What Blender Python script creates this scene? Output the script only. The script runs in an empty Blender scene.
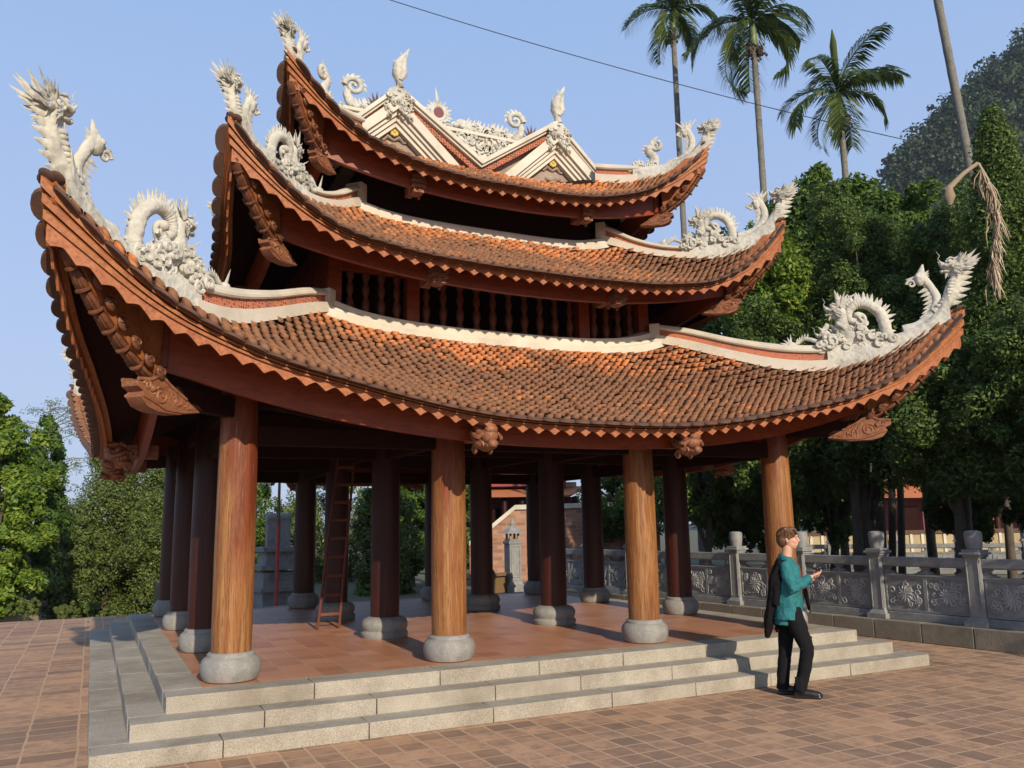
import bpy, bmesh, math, random
import numpy as np
from mathutils import Vector, Matrix

R = math.radians
rng = np.random.default_rng(7)
random.seed(7)
scene = bpy.context.scene
col = scene.collection

# ------------------------------------------------------------------ camera
CAM = np.array([-1.27627, -8.79772, 1.42174])
RT = np.array([0.89723758, -0.44119978, -0.01753492])
UP = np.array([-0.05724103, -0.15560082, 0.98616015])
FW = np.array([0.43782209, 0.88381624, 0.16486563])
FPX = 841.83
cd = bpy.data.cameras.new('camera'); co = bpy.data.objects.new('camera', cd); col.objects.link(co)
cd.sensor_width = 36; cd.lens = FPX / 1024 * 36; cd.clip_start = .1; cd.clip_end = 3000
co.matrix_world = Matrix(((RT[0], UP[0], -FW[0], CAM[0]), (RT[1], UP[1], -FW[1], CAM[1]),
                          (RT[2], UP[2], -FW[2], CAM[2]), (0, 0, 0, 1)))
scene.camera = co

# ------------------------------------------------------------------ light
ELEV, AZ = 23.5, 180.0
world = bpy.data.worlds.new("World"); scene.world = world; world.use_nodes = True
wn = world.node_tree.nodes; wl = world.node_tree.links
bg = wn['Background']; sky = wn.new('ShaderNodeTexSky'); sky.sky_type = 'NISHITA'
sky.sun_disc = False; sky.sun_elevation = R(ELEV); sky.sun_rotation = R(AZ)
sky.air_density = 1.0; sky.dust_density = 1.3; sky.ozone_density = 2.2; sky.altitude = 20
hs = wn.new('ShaderNodeMix'); hs.data_type = 'RGBA'; hs.inputs[0].default_value = .8
wl.new(sky.outputs[0], hs.inputs[6])
# milky tropical air: a pale blue veil added to the physical sky
tcw = wn.new('ShaderNodeTexCoord'); sz = wn.new('ShaderNodeSeparateXYZ'); wl.new(tcw.outputs['Generated'], sz.inputs[0])
cr_ = wn.new('ShaderNodeValToRGB'); wl.new(sz.outputs[2], cr_.inputs[0]); e_ = cr_.color_ramp.elements
e_[0].position = 0; e_[0].color = (.60, .70, .98, 1); e_[1].position = .6; e_[1].color = (.38, .58, .97, 1)
gn = wn.new('ShaderNodeVectorMath'); gn.operation = 'SCALE'; gn.inputs[3].default_value = 7.5; wl.new(cr_.outputs[0], gn.inputs[0])
wl.new(gn.outputs[0], hs.inputs[7]); wl.new(hs.outputs[2], bg.inputs[0]); bg.inputs[1].default_value = 0.108
sd = bpy.data.lights.new('sun', 'SUN'); so = bpy.data.objects.new('sun', sd); col.objects.link(so)
sd.energy = 4.8; sd.angle = R(.53); sd.color = (1, .86, .67)
so.rotation_euler = Vector((0.03, math.cos(R(ELEV)), -math.sin(R(ELEV)))).to_track_quat('-Z', 'Y').to_euler()
scene.view_settings.view_transform = 'Standard'; scene.view_settings.look = 'None'
scene.view_settings.exposure = 0.25; scene.view_settings.gamma = 1
scene.render.engine = 'CYCLES'

# ------------------------------------------------------------------ helpers
def at(x, y, dep):
    return CAM + (FW + RT * (x - 512) / FPX + UP * (384 - y) / FPX) * dep

def tag(o, label=None, cat=None, group=None, kind=None):
    if label: o['label'] = label
    if cat: o['category'] = cat
    if group: o['group'] = group
    if kind: o['kind'] = kind
    return o

def empty(name, loc=(0, 0, 0), rz=0, **k):
    o = bpy.data.objects.new(name, None); col.objects.link(o)
    o.location = loc; o.rotation_euler = (0, 0, rz); o.empty_display_size = .2
    return tag(o, **k)

class MB:
    """collects shapes, then builds them as one mesh object"""
    def __init__(s): s.v = []; s.f = []; s.n = 0
    def add(s, vs, fs):
        vs = np.asarray(vs, float)
        s.v.append(vs); s.f += [tuple(int(i) + s.n for i in q) for q in fs]; s.n += len(vs); return s
    def box(s, c, d, rz=0, taper=1.0, ry=0, rx=0):
        x, y, z = [a / 2 for a in d]
        vs = np.array([(sx * x * (taper if sz > 0 else 1), sy * y * (taper if sz > 0 else 1), sz * z)
                       for sz in (-1, 1) for sy in (-1, 1) for sx in (-1, 1)])
        if rx or ry or rz:
            m = np.array(Matrix.Rotation(rz, 3, 'Z') @ Matrix.Rotation(ry, 3, 'Y') @ Matrix.Rotation(rx, 3, 'X'))
            vs = vs @ m.T
        return s.add(vs + np.array(c), [(0, 2, 3, 1), (4, 5, 7, 6), (0, 1, 5, 4), (2, 6, 7, 3), (0, 4, 6, 2), (1, 3, 7, 5)])
    def lathe(s, prof, c=(0, 0, 0), n=24, cap=True):
        vs = []; fs = []
        for r, z in prof:
            for k in range(n):
                a = 2 * math.pi * k / n; vs.append((c[0] + r * math.cos(a), c[1] + r * math.sin(a), c[2] + z))
        m = len(prof)
        for i in range(m - 1):
            for k in range(n):
                k2 = (k + 1) % n; fs.append((i * n + k, i * n + k2, (i + 1) * n + k2, (i + 1) * n + k))
        if cap: fs.append(tuple(range(n))[::-1]); fs.append(tuple((m - 1) * n + k for k in range(n)))
        return s.add(vs, fs)
    def tube(s, pts, rad, n=8, cap=True, sq=(1, 1), ref=None):
        P = np.array(pts, float); m = len(P); rad = np.broadcast_to(np.array(rad, float), (m,))
        T = np.gradient(P, axis=0); T /= np.linalg.norm(T, axis=1)[:, None] + 1e-9
        ref = np.array(ref if ref is not None else ((0, 0, 1) if abs(T[0][2]) < .9 else (0, 1, 0)), float)
        vs = []
        u = ref - T[0] * (ref @ T[0]); u /= np.linalg.norm(u)
        for i in range(m):
            u = u - T[i] * (u @ T[i]); u /= np.linalg.norm(u) + 1e-9; w = np.cross(T[i], u)
            for k in range(n):
                a = 2 * math.pi * k / n
                vs.append(P[i] + rad[i] * (sq[0] * math.cos(a) * u + sq[1] * math.sin(a) * w))
        fs = []
        for i in range(m - 1):
            for k in range(n):
                k2 = (k + 1) % n; fs.append((i * n + k, i * n + k2, (i + 1) * n + k2, (i + 1) * n + k))
        if cap: fs.append(tuple(range(n))[::-1]); fs.append(tuple((m - 1) * n + k for k in range(n)))
        return s.add(vs, fs)
    def ball(s, c, r, n=10, m=6, rot=None):
        r = np.broadcast_to(np.array(r, float), (3,)); vs = [(0, 0, -1)]; fs = []
        for i in range(1, m):
            ph = -math.pi / 2 + math.pi * i / m
            for k in range(n):
                a = 2 * math.pi * k / n; vs.append((math.cos(ph) * math.cos(a), math.cos(ph) * math.sin(a), math.sin(ph)))
        vs.append((0, 0, 1)); L = len(vs) - 1
        for k in range(n):
            k2 = (k + 1) % n; fs.append((0, 1 + k2, 1 + k)); fs.append((L, L - n + k, L - n + k2))
            for i in range(m - 2): fs.append((1 + i * n + k, 1 + i * n + k2, 1 + (i + 1) * n + k2, 1 + (i + 1) * n + k))
        vs = np.array(vs) * r
        if rot is not None: vs = vs @ np.array(rot.to_3x3() if hasattr(rot, 'to_3x3') else rot).T
        return s.add(vs + np.array(c), fs)
    def spike(s, a, b, r, flat=.35, bend=(0, 0, 0), n=6):
        a = np.array(a, float); b = np.array(b, float); bend = np.array(bend, float); pts = []
        for t in (0, .35, .7, 1): pts.append(a + (b - a) * t + bend * (t * (1 - t) * 4) * .5)
        return s.tube(pts, [r, r * .8, r * .45, r * .04], n, sq=(1, flat), ref=(0.001, .01, 1) if abs((b - a)[2]) < np.linalg.norm(b - a) * .9 else (1, 0, 0))
    def prism(s, poly, y0, y1, axes=(0, 2, 1)):
        """polygon in (a,b) extruded along third axis"""
        n = len(poly); vs = []
        for y in (y0, y1):
            for p in poly:
                q = [0, 0, 0]; q[axes[0]] = p[0]; q[axes[1]] = p[1]; q[axes[2]] = y; vs.append(q)
        fs = [tuple(range(n)), tuple(range(2 * n - 1, n - 1, -1))]
        for k in range(n): k2 = (k + 1) % n; fs.append((k, k2, n + k2, n + k)[::-1])
        return s.add(vs, fs)
    def grid(s, A, closed_u=False):
        """A[i][j] points -> sheet"""
        A = np.array(A, float); m, n = A.shape[:2]; fs = []
        for i in range(m - 1):
            for j in range(n - 1 + (1 if closed_u else 0)):
                j2 = (j + 1) % n; fs.append((i * n + j, i * n + j2, (i + 1) * n + j2, (i + 1) * n + j))
        return s.add(A.reshape(-1, 3), fs)
    def xform(s, M4):
        M4 = np.array(M4); s.v = [v @ M4[:3, :3].T + M4[:3, 3] for v in s.v]; return s
    def merge(s, o, M4=None):
        for v in o.v:
            pass
        V = np.concatenate(o.v)
        if M4 is not None: M4 = np.array(M4); V = V @ M4[:3, :3].T + M4[:3, 3]
        return s.add(V, o.f)
    def build(s, name, mat, parent=None, smooth=35, bevel=0, fix=True, loc=None, rz=None):
        me = bpy.data.meshes.new(name); V = np.concatenate(s.v) if s.v else np.zeros((0, 3))
        me.from_pydata(V.tolist(), [], s.f); me.validate(clean_customdata=False)
        if fix:
            b = bmesh.new(); b.from_mesh(me); bmesh.ops.recalc_face_normals(b, faces=b.faces); b.to_mesh(me); b.free()
        me.materials.append(mat)
        if smooth:
            me.polygons.foreach_set('use_smooth', [True] * len(me.polygons)); me.set_sharp_from_angle(angle=R(smooth))
        o = bpy.data.objects.new(name, me); col.objects.link(o)
        if parent: o.parent = parent
        if loc is not None: o.location = loc
        if rz is not None: o.rotation_euler = (0, 0, rz)
        if bevel:
            m = o.modifiers.new('edge', 'BEVEL'); m.width = bevel; m.segments = 2; m.limit_method = 'ANGLE'; m.angle_limit = R(40)
        return o

def fast_mesh(name, V, F4, mat, parent=None, attr=None, smooth=False):
    """V (n,3), F4 (m,4) numpy -> object"""
    me = bpy.data.meshes.new(name); n = len(V); m = len(F4)
    me.vertices.add(n); me.vertices.foreach_set('co', np.ascontiguousarray(V, dtype=np.float32).ravel())
    me.loops.add(4 * m); me.loops.foreach_set('vertex_index', F4.astype(np.int32).ravel())
    me.polygons.add(m); me.polygons.foreach_set('loop_start', np.arange(m, dtype=np.int32) * 4)
    me.update(calc_edges=True)
    if smooth: me.polygons.foreach_set('use_smooth', [True] * m)
    if attr is not None:
        a = me.attributes.new('age', 'FLOAT', 'POINT'); a.data.foreach_set('value', attr.astype(np.float32))
    me.materials.append(mat)
    o = bpy.data.objects.new(name, me); col.objects.link(o)
    if parent: o.parent = parent
    return o

def copy_tree(o, parent=None, rz=None, loc=None):
    c = o.copy(); col.objects.link(c); c.parent = parent if parent else o.parent
    if rz is not None: c.rotation_euler = (0, 0, rz)
    if loc is not None: c.location = loc
    for ch in list(o.children): copy_tree(ch, c)
    return c

# ------------------------------------------------------------------ materials
class NT:
    def __init__(s, name):
        m = bpy.data.materials.new(name); m.use_nodes = True; s.m = m; s.t = m.node_tree; s.N = s.t.nodes; s.L = s.t.links
        s.b = s.N['Principled BSDF']; s.tc = s.N.new('ShaderNodeTexCoord')
        s.geo = s.N.new('ShaderNodeNewGeometry')
    def lk(s, a, b): s.L.new(a, b)
    def coord(s, scale=(1, 1, 1), space='Object', rot=(0, 0, 0), loc=(0, 0, 0)):
        mp = s.N.new('ShaderNodeMapping'); s.lk(s.tc.outputs[space], mp.inputs[0])
        mp.inputs['Scale'].default_value = scale; mp.inputs['Rotation'].default_value = rot; mp.inputs['Location'].default_value = loc
        return mp.outputs[0]
    def noise(s, scale, detail=4, rough=.6, vec=None, dist=0):
        n = s.N.new('ShaderNodeTexNoise'); n.inputs['Scale'].default_value = scale; n.inputs['Detail'].default_value = detail
        n.inputs['Roughness'].default_value = rough; n.inputs['Distortion'].default_value = dist
        s.lk(vec if vec is not None else s.tc.outputs['Object'], n.inputs['Vector']); return n.outputs['Fac']
    def vor(s, scale, vec=None, feature='F1', out='Distance', rnd=1):
        n = s.N.new('ShaderNodeTexVoronoi'); n.inputs['Scale'].default_value = scale; n.feature = feature
        n.inputs['Randomness'].default_value = rnd
        s.lk(vec if vec is not None else s.tc.outputs['Object'], n.inputs['Vector']); return n.outputs[out]
    def ramp(s, fac, stops):
        n = s.N.new('ShaderNodeValToRGB'); e = n.color_ramp.elements
        while len(e) < len(stops): e.new(.5)
        for i, (p, c) in enumerate(stops):
            e[i].position = p; c = (c, c, c) if not hasattr(c, '__len__') else c; e[i].color = (*c[:3], 1)
        s.lk(fac, n.inputs[0]); return n.outputs[0]
    def mix(s, fac, a, b, mode='MIX'):
        n = s.N.new('ShaderNodeMix'); n.data_type = 'RGBA'; n.blend_type = mode
        for v, i in ((fac, 0), (a, 6), (b, 7)):
            if isinstance(v, (int, float)): n.inputs[i].default_value = v if i == 0 else (v, v, v, 1)
            elif isinstance(v, tuple): n.inputs[i].default_value = (*v, 1)
            else: s.lk(v, n.inputs[i])
        return n.outputs[2]
    def math(s, op, a, b=0, c=None):
        n = s.N.new('ShaderNodeMath'); n.operation = op
        for i, v in enumerate((a, b) if c is None else (a, b, c)):
            if isinstance(v, (int, float)): n.inputs[i].default_value = v
            else: s.lk(v, n.inputs[i])
        return n.outputs[0]
    def bump(s, h, strength=.4, dist=.01):
        n = s.N.new('ShaderNodeBump'); n.inputs['Strength'].default_value = strength; n.inputs['Distance'].default_value = dist
        s.lk(h, n.inputs['Height']); s.lk(n.outputs[0], s.b.inputs['Normal'])
    def fin(s, colr, rough=.6, spec=None):
        if isinstance(colr, tuple): s.b.inputs['Base Color'].default_value = (*colr, 1)
        else: s.lk(colr, s.b.inputs['Base Color'])
        if isinstance(rough, (int, float)): s.b.inputs['Roughness'].default_value = rough
        else: s.lk(rough, s.b.inputs['Roughness'])
        if spec is not None: s.b.inputs['Specular IOR Level'].default_value = spec
        return s.m

def m_stone(name, c1, c2, scale=6, speck=0.0, bump=.4, rough=.85, dirt=(.12, .11, .09), dirtamt=.5, bs=40, carve=False):
    t = NT(name); n1 = t.noise(scale, 6, .65); a = t.mix(t.ramp(n1, [(.3, 0.), (.7, 1.)]), c1, c2)
    n2 = t.noise(scale * .35, 5, .7); a = t.mix(t.math('MULTIPLY', t.ramp(n2, [(.5, 0.), (.72, 1.)]), dirtamt), a, dirt)
    h = t.noise(bs, 5, .6)
    if speck:
        v = t.noise(120, 3, .8); a = t.mix(speck, a, t.ramp(v, [(.35, (.1, .1, .1)), (.5, (.5, .48, .43)), (.65, (.8, .77, .68))]), 'OVERLAY')
    if carve: h = t.math('ADD', t.math('MULTIPLY', t.vor(15), 1.2), t.math('MULTIPLY', h, .6)); t.bump(h, .42, .022)
    else: t.bump(h, bump, .01)
    return t.fin(a, rough)

def m_wood(name, c1, c2, c3, grain=(14, 14, .7), rough=.4, bump=.3, wear=None, spec=.3):
    t = NT(name); v = t.coord(grain); n = t.noise(1.6, 8, .65, v, .4); fine = t.noise(5, 6, .7, v)
    a = t.mix(t.ramp(n, [(.32, 0.), (.68, 1.)]), c1, c2)
    a = t.mix(t.ramp(fine, [(.5, 0.), (.75, 1.)]), a, c3)
    if wear:
        w = t.noise(.9, 5, .6, t.coord((1.6, 1.6, .45))); a = t.mix(t.ramp(w, [(.42, 0.), (.6, 1.)]), a, wear)
        dk = t.noise(2.2, 6, .7, t.coord((3.5, 3.5, .8), loc=(3, 1, 2))); a = t.mix(t.math('MULTIPLY', t.ramp(dk, [(.56, 0.), (.74, 1.)]), .75), a, (.09, .025, .012))
    t.bump(fine, bump, .006); return t.fin(a, rough, spec)

M = {}
M['granite'] = m_stone('granite_step', (.38, .35, .30), (.25, .228, .19), 2.2, .5, .6, .9, (.15, .12, .085), .7)
M['granite_dark'] = m_stone('joint_stone', (.3, .28, .24), (.22, .2, .17), 5, .2)
M['basestone'] = m_stone('column_base_stone', (.29, .285, .27), (.19, .19, .185), 9, .3, .4, .8)
M['white'] = m_stone('weathered_white_stucco', (.54, .52, .45), (.40, .385, .33), 9, 0, .9, .9, (.13, .125, .105), .75, 30, carve=True)
M['band'] = m_stone('pale_plaster_band', (.60, .55, .46), (.50, .45, .36), 2.5, 0, .3, .85, (.24, .21, .17), .5, 25)
M['bluestone'] = m_stone('grey_carved_stone', (.27, .275, .27), (.175, .18, .18), 7, .2, .5, .85, (.1, .1, .1), .5)
M['relief'] = m_stone('worn_raised_carving', (.36, .36, .355), (.26, .265, .265), 9, .1, .5, .85, (.15, .15, .15), .4)
M['plinth'] = m_stone('mossy_plinth_stone', (.25, .22, .17), (.16, .145, .115), 3, .2, .6, .9, (.06, .06, .04), .7)
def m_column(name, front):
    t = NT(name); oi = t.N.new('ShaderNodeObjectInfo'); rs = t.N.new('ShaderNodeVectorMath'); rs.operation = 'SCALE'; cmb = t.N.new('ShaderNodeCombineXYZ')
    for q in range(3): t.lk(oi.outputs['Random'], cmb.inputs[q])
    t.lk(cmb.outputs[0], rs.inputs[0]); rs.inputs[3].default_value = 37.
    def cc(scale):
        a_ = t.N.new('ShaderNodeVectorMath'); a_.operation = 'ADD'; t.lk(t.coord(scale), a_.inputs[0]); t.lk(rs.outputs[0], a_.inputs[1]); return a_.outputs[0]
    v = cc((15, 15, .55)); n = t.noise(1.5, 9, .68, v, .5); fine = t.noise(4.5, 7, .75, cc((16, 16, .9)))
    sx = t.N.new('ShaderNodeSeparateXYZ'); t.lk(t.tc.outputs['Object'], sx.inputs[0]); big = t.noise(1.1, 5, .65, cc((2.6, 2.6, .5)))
    if front: reds = ((.21, .045, .012), (.09, .018, .008)); tan = ((.345, .18, .066), (.21, .07, .02)); lo, hi = .95, -.28  # red varnish left on column tops, deepened to stand in for eave shade
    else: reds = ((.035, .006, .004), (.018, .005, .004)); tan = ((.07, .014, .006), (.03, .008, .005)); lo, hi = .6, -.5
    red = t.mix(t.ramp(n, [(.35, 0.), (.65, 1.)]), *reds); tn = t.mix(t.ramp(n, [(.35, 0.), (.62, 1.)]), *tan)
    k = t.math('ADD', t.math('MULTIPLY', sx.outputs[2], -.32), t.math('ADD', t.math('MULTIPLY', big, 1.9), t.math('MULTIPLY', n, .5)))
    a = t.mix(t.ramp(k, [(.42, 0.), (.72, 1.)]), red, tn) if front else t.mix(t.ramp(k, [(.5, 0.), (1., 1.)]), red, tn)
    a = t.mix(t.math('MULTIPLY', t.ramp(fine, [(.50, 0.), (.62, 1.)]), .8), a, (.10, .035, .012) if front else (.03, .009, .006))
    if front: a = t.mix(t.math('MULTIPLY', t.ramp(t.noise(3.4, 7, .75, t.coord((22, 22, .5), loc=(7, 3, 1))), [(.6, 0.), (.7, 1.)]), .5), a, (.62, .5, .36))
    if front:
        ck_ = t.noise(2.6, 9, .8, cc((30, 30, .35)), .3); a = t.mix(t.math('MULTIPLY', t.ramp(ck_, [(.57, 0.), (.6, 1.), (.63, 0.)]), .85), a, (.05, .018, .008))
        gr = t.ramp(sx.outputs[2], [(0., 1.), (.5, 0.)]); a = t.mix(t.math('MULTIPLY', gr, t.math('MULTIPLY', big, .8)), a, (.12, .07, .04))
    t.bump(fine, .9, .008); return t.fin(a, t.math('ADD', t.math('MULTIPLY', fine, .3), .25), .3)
M['wood_front'] = m_column('sunbleached_shade_topped_wood', True)
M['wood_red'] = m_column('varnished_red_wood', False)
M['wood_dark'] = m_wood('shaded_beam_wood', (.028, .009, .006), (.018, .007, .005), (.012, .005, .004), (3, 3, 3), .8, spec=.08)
M['fascia'] = m_wood('orange_fascia_wood', (.36, .135, .045), (.23, .07, .022), (.11, .032, .013), (5, 5, 5), .55)
M['scallop'] = m_wood('worn_scalloped_wood', (.38, .15, .065), (.26, .075, .03), (.12, .036, .018), (7, 7, 7), .6)
M['board'] = m_wood('red_eave_board', (.26, .048, .012), (.16, .028, .008), (.09, .016, .006), (2, 2, 9), .4)
M['knob'] = m_wood('dark_ribbed_wood', (.17, .07, .035), (.10, .035, .018), (.05, .016, .01), (9, 9, 9), .45, .5)
M['baluster'] = m_wood('dark_turned_wood', (.16, .04, .014), (.09, .024, .01), (.05, .015, .008), (6, 6, 6), .5)
M['carved'] = m_wood('carved_bracket_wood', (.30, .135, .07), (.17, .06, .03), (.07, .022, .012), (9, 9, 9), .5, .6)
M['ladder'] = m_wood('ladder_wood', (.16, .045, .025), (.1, .028, .016), (.06, .02, .012), (9, 9, 2), .5)

def m_tile():
    t = NT('clay_roof_tiles'); rnd = t.geo.outputs['Random Per Island']
    a = t.ramp(rnd, [(0, (.46, .16, .055)), (.35, (.55, .21, .08)), (.6, (.40, .14, .055)), (.8, (.60, .27, .12)), (1, (.32, .12, .06))])
    big = t.noise(.9, 5, .7); mid = t.noise(7, 5, .7)
    at_ = t.N.new('ShaderNodeAttribute'); at_.attribute_name = 'age'
    w = t.math('ADD', t.math('MULTIPLY', big, .9), t.math('MULTIPLY', mid, .55))
    w = t.math('ADD', w, t.math('MULTIPLY', at_.outputs['Fac'], .30)); w = t.math('ADD', w, t.math('MULTIPLY', rnd, .12))
    w = t.ramp(w, [(.84, 0.), (1.2, 1.)])
    a = t.mix(t.math('MULTIPLY', w, .78), a, (.12, .07, .045))
    li = t.noise(22, 4, .7); a = t.mix(t.math('MULTIPLY', t.ramp(li, [(.6, 0.), (.72, 1.)]), .35), a, (.34, .3, .22))
    t.bump(t.noise(60, 4), .4, .004); return t.fin(a, .85, .3)
M['tile'] = m_tile()
M['tile_dark'] = m_stone('aged_eave_tile', (.12, .055, .035), (.07, .04, .03), 8, 0, .5, .85, (.04, .035, .03), .5)

def m_perf():
    t = NT('pierced_terracotta_band'); v = t.vor(26, None, 'F1', 'Distance', .25)
    h = t.ramp(v, [(.28, 0.), (.42, 1.)]); a = t.mix(h, (.07, .03, .02), (.42, .14, .075))
    n = t.noise(6); a = t.mix(t.ramp(n, [(.5, 0.), (.8, 1.)]), a, (.2, .1, .07)); t.bump(h, .8, .01); return t.fin(a, .85)
M['perf'] = m_perf()

def m_bricks(name, cols, mortar, bw, bh, msz, big=.5, rough=.8, sp=None, var=.5, off=.5, blotch=0, mixleft=None, bump=.4, rot=(0, 0, 0), wob=.006):
    t = NT(name)
    def lay(bw, bh, msz, off, cols):
        b = t.N.new('ShaderNodeTexBrick'); wn_ = t.N.new('ShaderNodeTexNoise'); wn_.inputs['Scale'].default_value = 3.5; wn_.inputs['Detail'].default_value = 4; t.lk(t.tc.outputs['Object'], wn_.inputs['Vector'])
        ws = t.N.new('ShaderNodeVectorMath'); ws.operation = 'SCALE'; ws.inputs[3].default_value = wob; t.lk(wn_.outputs['Color'], ws.inputs[0])
        wa = t.N.new('ShaderNodeVectorMath'); wa.operation = 'ADD'; t.lk(t.coord((1, 1, 1), rot=rot), wa.inputs[0]); t.lk(ws.outputs[0], wa.inputs[1]); t.lk(wa.outputs[0], b.inputs['Vector']); b.offset = off; b.squash = 1
        b.inputs['Color1'].default_value = (0, 0, 0, 1); b.inputs['Color2'].default_value = (1, 1, 1, 1); b.inputs['Mortar'].default_value = (.5, .5, .5, 1)
        b.inputs['Scale'].default_value = 1; b.inputs['Mortar Size'].default_value = msz; b.inputs['Mortar Smooth'].default_value = .35
        b.inputs['Brick Width'].default_value = bw; b.inputs['Row Height'].default_value = bh; b.inputs['Bias'].default_value = 0
        return b.outputs['Color'], b.outputs['Fac']
    c, f = lay(bw, bh, msz, off, cols)
    if mixleft:
        c2, f2 = lay(*mixleft, off, cols); sx = t.N.new('ShaderNodeSeparateXYZ'); t.lk(t.tc.outputs['Object'], sx.inputs[0])
        k = t.math('LESS_THAN', sx.outputs[0], -1.2); c = t.mix(k, c, c2); f = t.mix(k, f, f2)
    a = t.ramp(c, cols)
    if blotch:
        v = t.noise(7, 4, .6); dd = t.ramp(t.math('ADD', t.math('MULTIPLY', v, .9), t.math('MULTIPLY', t.noise(.8, 4), .7)), [(.72, 0.), (.92, 1.)])
        a = t.mix(t.math('MULTIPLY', dd, blotch), a, (.15, .10, .075))
    a = t.mix(t.math('MULTIPLY', t.ramp(t.noise(big, 5, .7), [(.4, 0.), (.7, 1.)]), .35), a, (.34, .235, .15))
    a = t.mix(t.math('MULTIPLY', f, .85), a, mortar)
    fine = t.noise(60, 4, .7); a = t.mix(.25, a, fine, 'OVERLAY')
    t.bump(t.math('ADD', t.math('MULTIPLY', f, -.5), t.math('MULTIPLY', fine, .5)), bump, .012); return t.fin(a, rough, sp)
M['paver'] = m_bricks('old_brick_paving', [(0, (.20, .115, .07)), (.25, (.31, .175, .098)), (.6, (.40, .225, .125)), (1, (.48, .275, .155))], (.47, .30, .18), .235, .25, .013, .6, .9, off=0, blotch=.6, mixleft=(.42, .27, .012), wob=.045)
M['terracotta'] = m_bricks('terracotta_floor_tiles', [(0, (.36, .145, .072)), (.5, (.43, .185, .095)), (1, (.50, .235, .13))], (.5, .3, .18), .3, .3, .006, .5, .42, off=0, bump=.15)
M['wallbrick'] = m_bricks('laterite_brick_wall', [(0, (.2, .09, .06)), (.5, (.3, .14, .09)), (1, (.38, .2, .13))], (.3, .2, .14), .3, .12, .012, 1, rot=(R(90), 0, 0))

def m_leaf(name, cols, trans=.35, rough=.55):
    t = NT(name); a = t.ramp(t.geo.outputs['Random Per Island'], cols)
    n = t.noise(.6, 3, .6); a = t.mix(t.math('MULTIPLY', t.ramp(n, [(.35, 0.), (.7, 1.)]), .35), a, tuple(np.array(cols[0][1]) * .6))
    t.fin(a, rough, .3); tr = t.N.new('ShaderNodeBsdfTranslucent'); t.lk(a, tr.inputs[0]); ms = t.N.new('ShaderNodeMixShader')
    ms.inputs[0].default_value = trans; t.lk(t.b.outputs[0], ms.inputs[1]); t.lk(tr.outputs[0], ms.inputs[2])
    t.lk(ms.outputs[0], t.N['Material Output'].inputs[0]); return t.m
M['leaf_dark'] = m_leaf('dark_green_leaves', [(0, (.045, .09, .018)), (.6, (.095, .155, .03)), (1, (.19, .25, .05))], .3)
M['leaf_mid'] = m_leaf('mid_green_leaves', [(0, (.05, .10, .018)), (.6, (.095, .17, .026)), (1, (.17, .25, .04))], .35)
M['leaf_bright'] = m_leaf('bright_green_leaves', [(0, (.08, .15, .018)), (.6, (.15, .25, .028)), (1, (.30, .37, .045))], .35)
M['leaf_juniper'] = m_leaf('juniper_needles', [(0, (.065, .105, .022)), (.6, (.115, .155, .034)), (1, (.19, .22, .05))], .25)
M['leaf_hill'] = m_leaf('hill_leaves', [(0, (.016, .034, .014)), (.6, (.03, .055, .018)), (1, (.06, .085, .03))], .05)
M['leaf_palm'] = m_leaf('palm_leaflets', [(0, (.035, .075, .02)), (.6, (.08, .125, .03)), (1, (.19, .22, .06))], .3, .35)
M['leaf_dead'] = m_leaf('dead_palm_frond', [(0, (.30, .22, .15)), (.6, (.46, .36, .25)), (1, (.62, .51, .38))], .15)
M['bark'] = m_stone('tree_bark', (.11, .085, .06), (.06, .045, .035), 8, 0, 1, .95)
M['bark_grey'] = m_stone('grey_palm_bark', (.20, .19, .165), (.12, .115, .10), 14, 0, 1., .9, (.05, .05, .04), .7)
M['crownshaft'] = m_stone('green_crownshaft', (.13, .2, .06), (.1, .15, .05), 5, 0, .2, .5, (.2, .15, .08), .3)
M['soil'] = m_stone('soil', (.12, .1, .06), (.07, .075, .035), 3, 0, 1, 1)
def flat(name, c, rough=.6, metal=0):
    t = NT(name); n = t.noise(12, 4, .6); a = t.mix(t.math('MULTIPLY', n, .3), c, tuple(x * .6 for x in c)); t.b.inputs['Metallic'].default_value = metal
    return t.fin(a, rough, .5 if rough < .8 else .12)
M['yellow'] = flat('yellow_glazed_flower', (.55, .41, .1), .6)
M['tympanum'] = m_stone('brown_carved_tympanum', (.33, .25, .2), (.25, .18, .145), 5, 0, .8)
M['red_plaster'] = m_stone('dark_red_plaster', (.26, .06, .06), (.2, .05, .05), 2, 0, .3)
M['yellow_wall'] = m_stone('ochre_wall', (.42, .32, .17), (.33, .26, .14), 2, 0, .3)
M['cable'] = flat('black_cable', (.02, .02, .02))
M['skin'] = flat('skin', (.55, .3, .21), .5); M['hair'] = flat('brown_hair', (.1, .045, .02), .5)
M['black'] = flat('black_cloth', (.008, .008, .009), .95); M['leather'] = flat('black_leather', (.012, .011, .012), .3)
M['jeans'] = flat('black_jeans', (.010, .010, .012), .95); M['phone'] = flat('black_phone', (.01, .01, .012), .2)
M['greybag'] = flat('grey_cloth', (.35, .34, .33), .9); M['maroon'] = flat('maroon_shirt', (.16, .04, .04), .9)
M['cardboard'] = flat('brown_cardboard', (.16, .1, .05), .9); M['redpaint'] = flat('red_paint', (.4, .05, .04), .5)
M['mirror_red'] = flat('ruby_disc', (.14, .03, .035), .3)
def m_shirt():
    t = NT('teal_shirt_cloth'); n = t.noise(9, 5, .6); a = t.mix(t.ramp(n, [(.35, 0.), (.7, 1.)]), (.008, .11, .125), (.014, .17, .18))
    t.bump(t.noise(18, 4, .6, t.coord((1, 1, .6)), 1.2), .7, .03); return t.fin(a, .8)
M['shirt'] = m_shirt()

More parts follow.
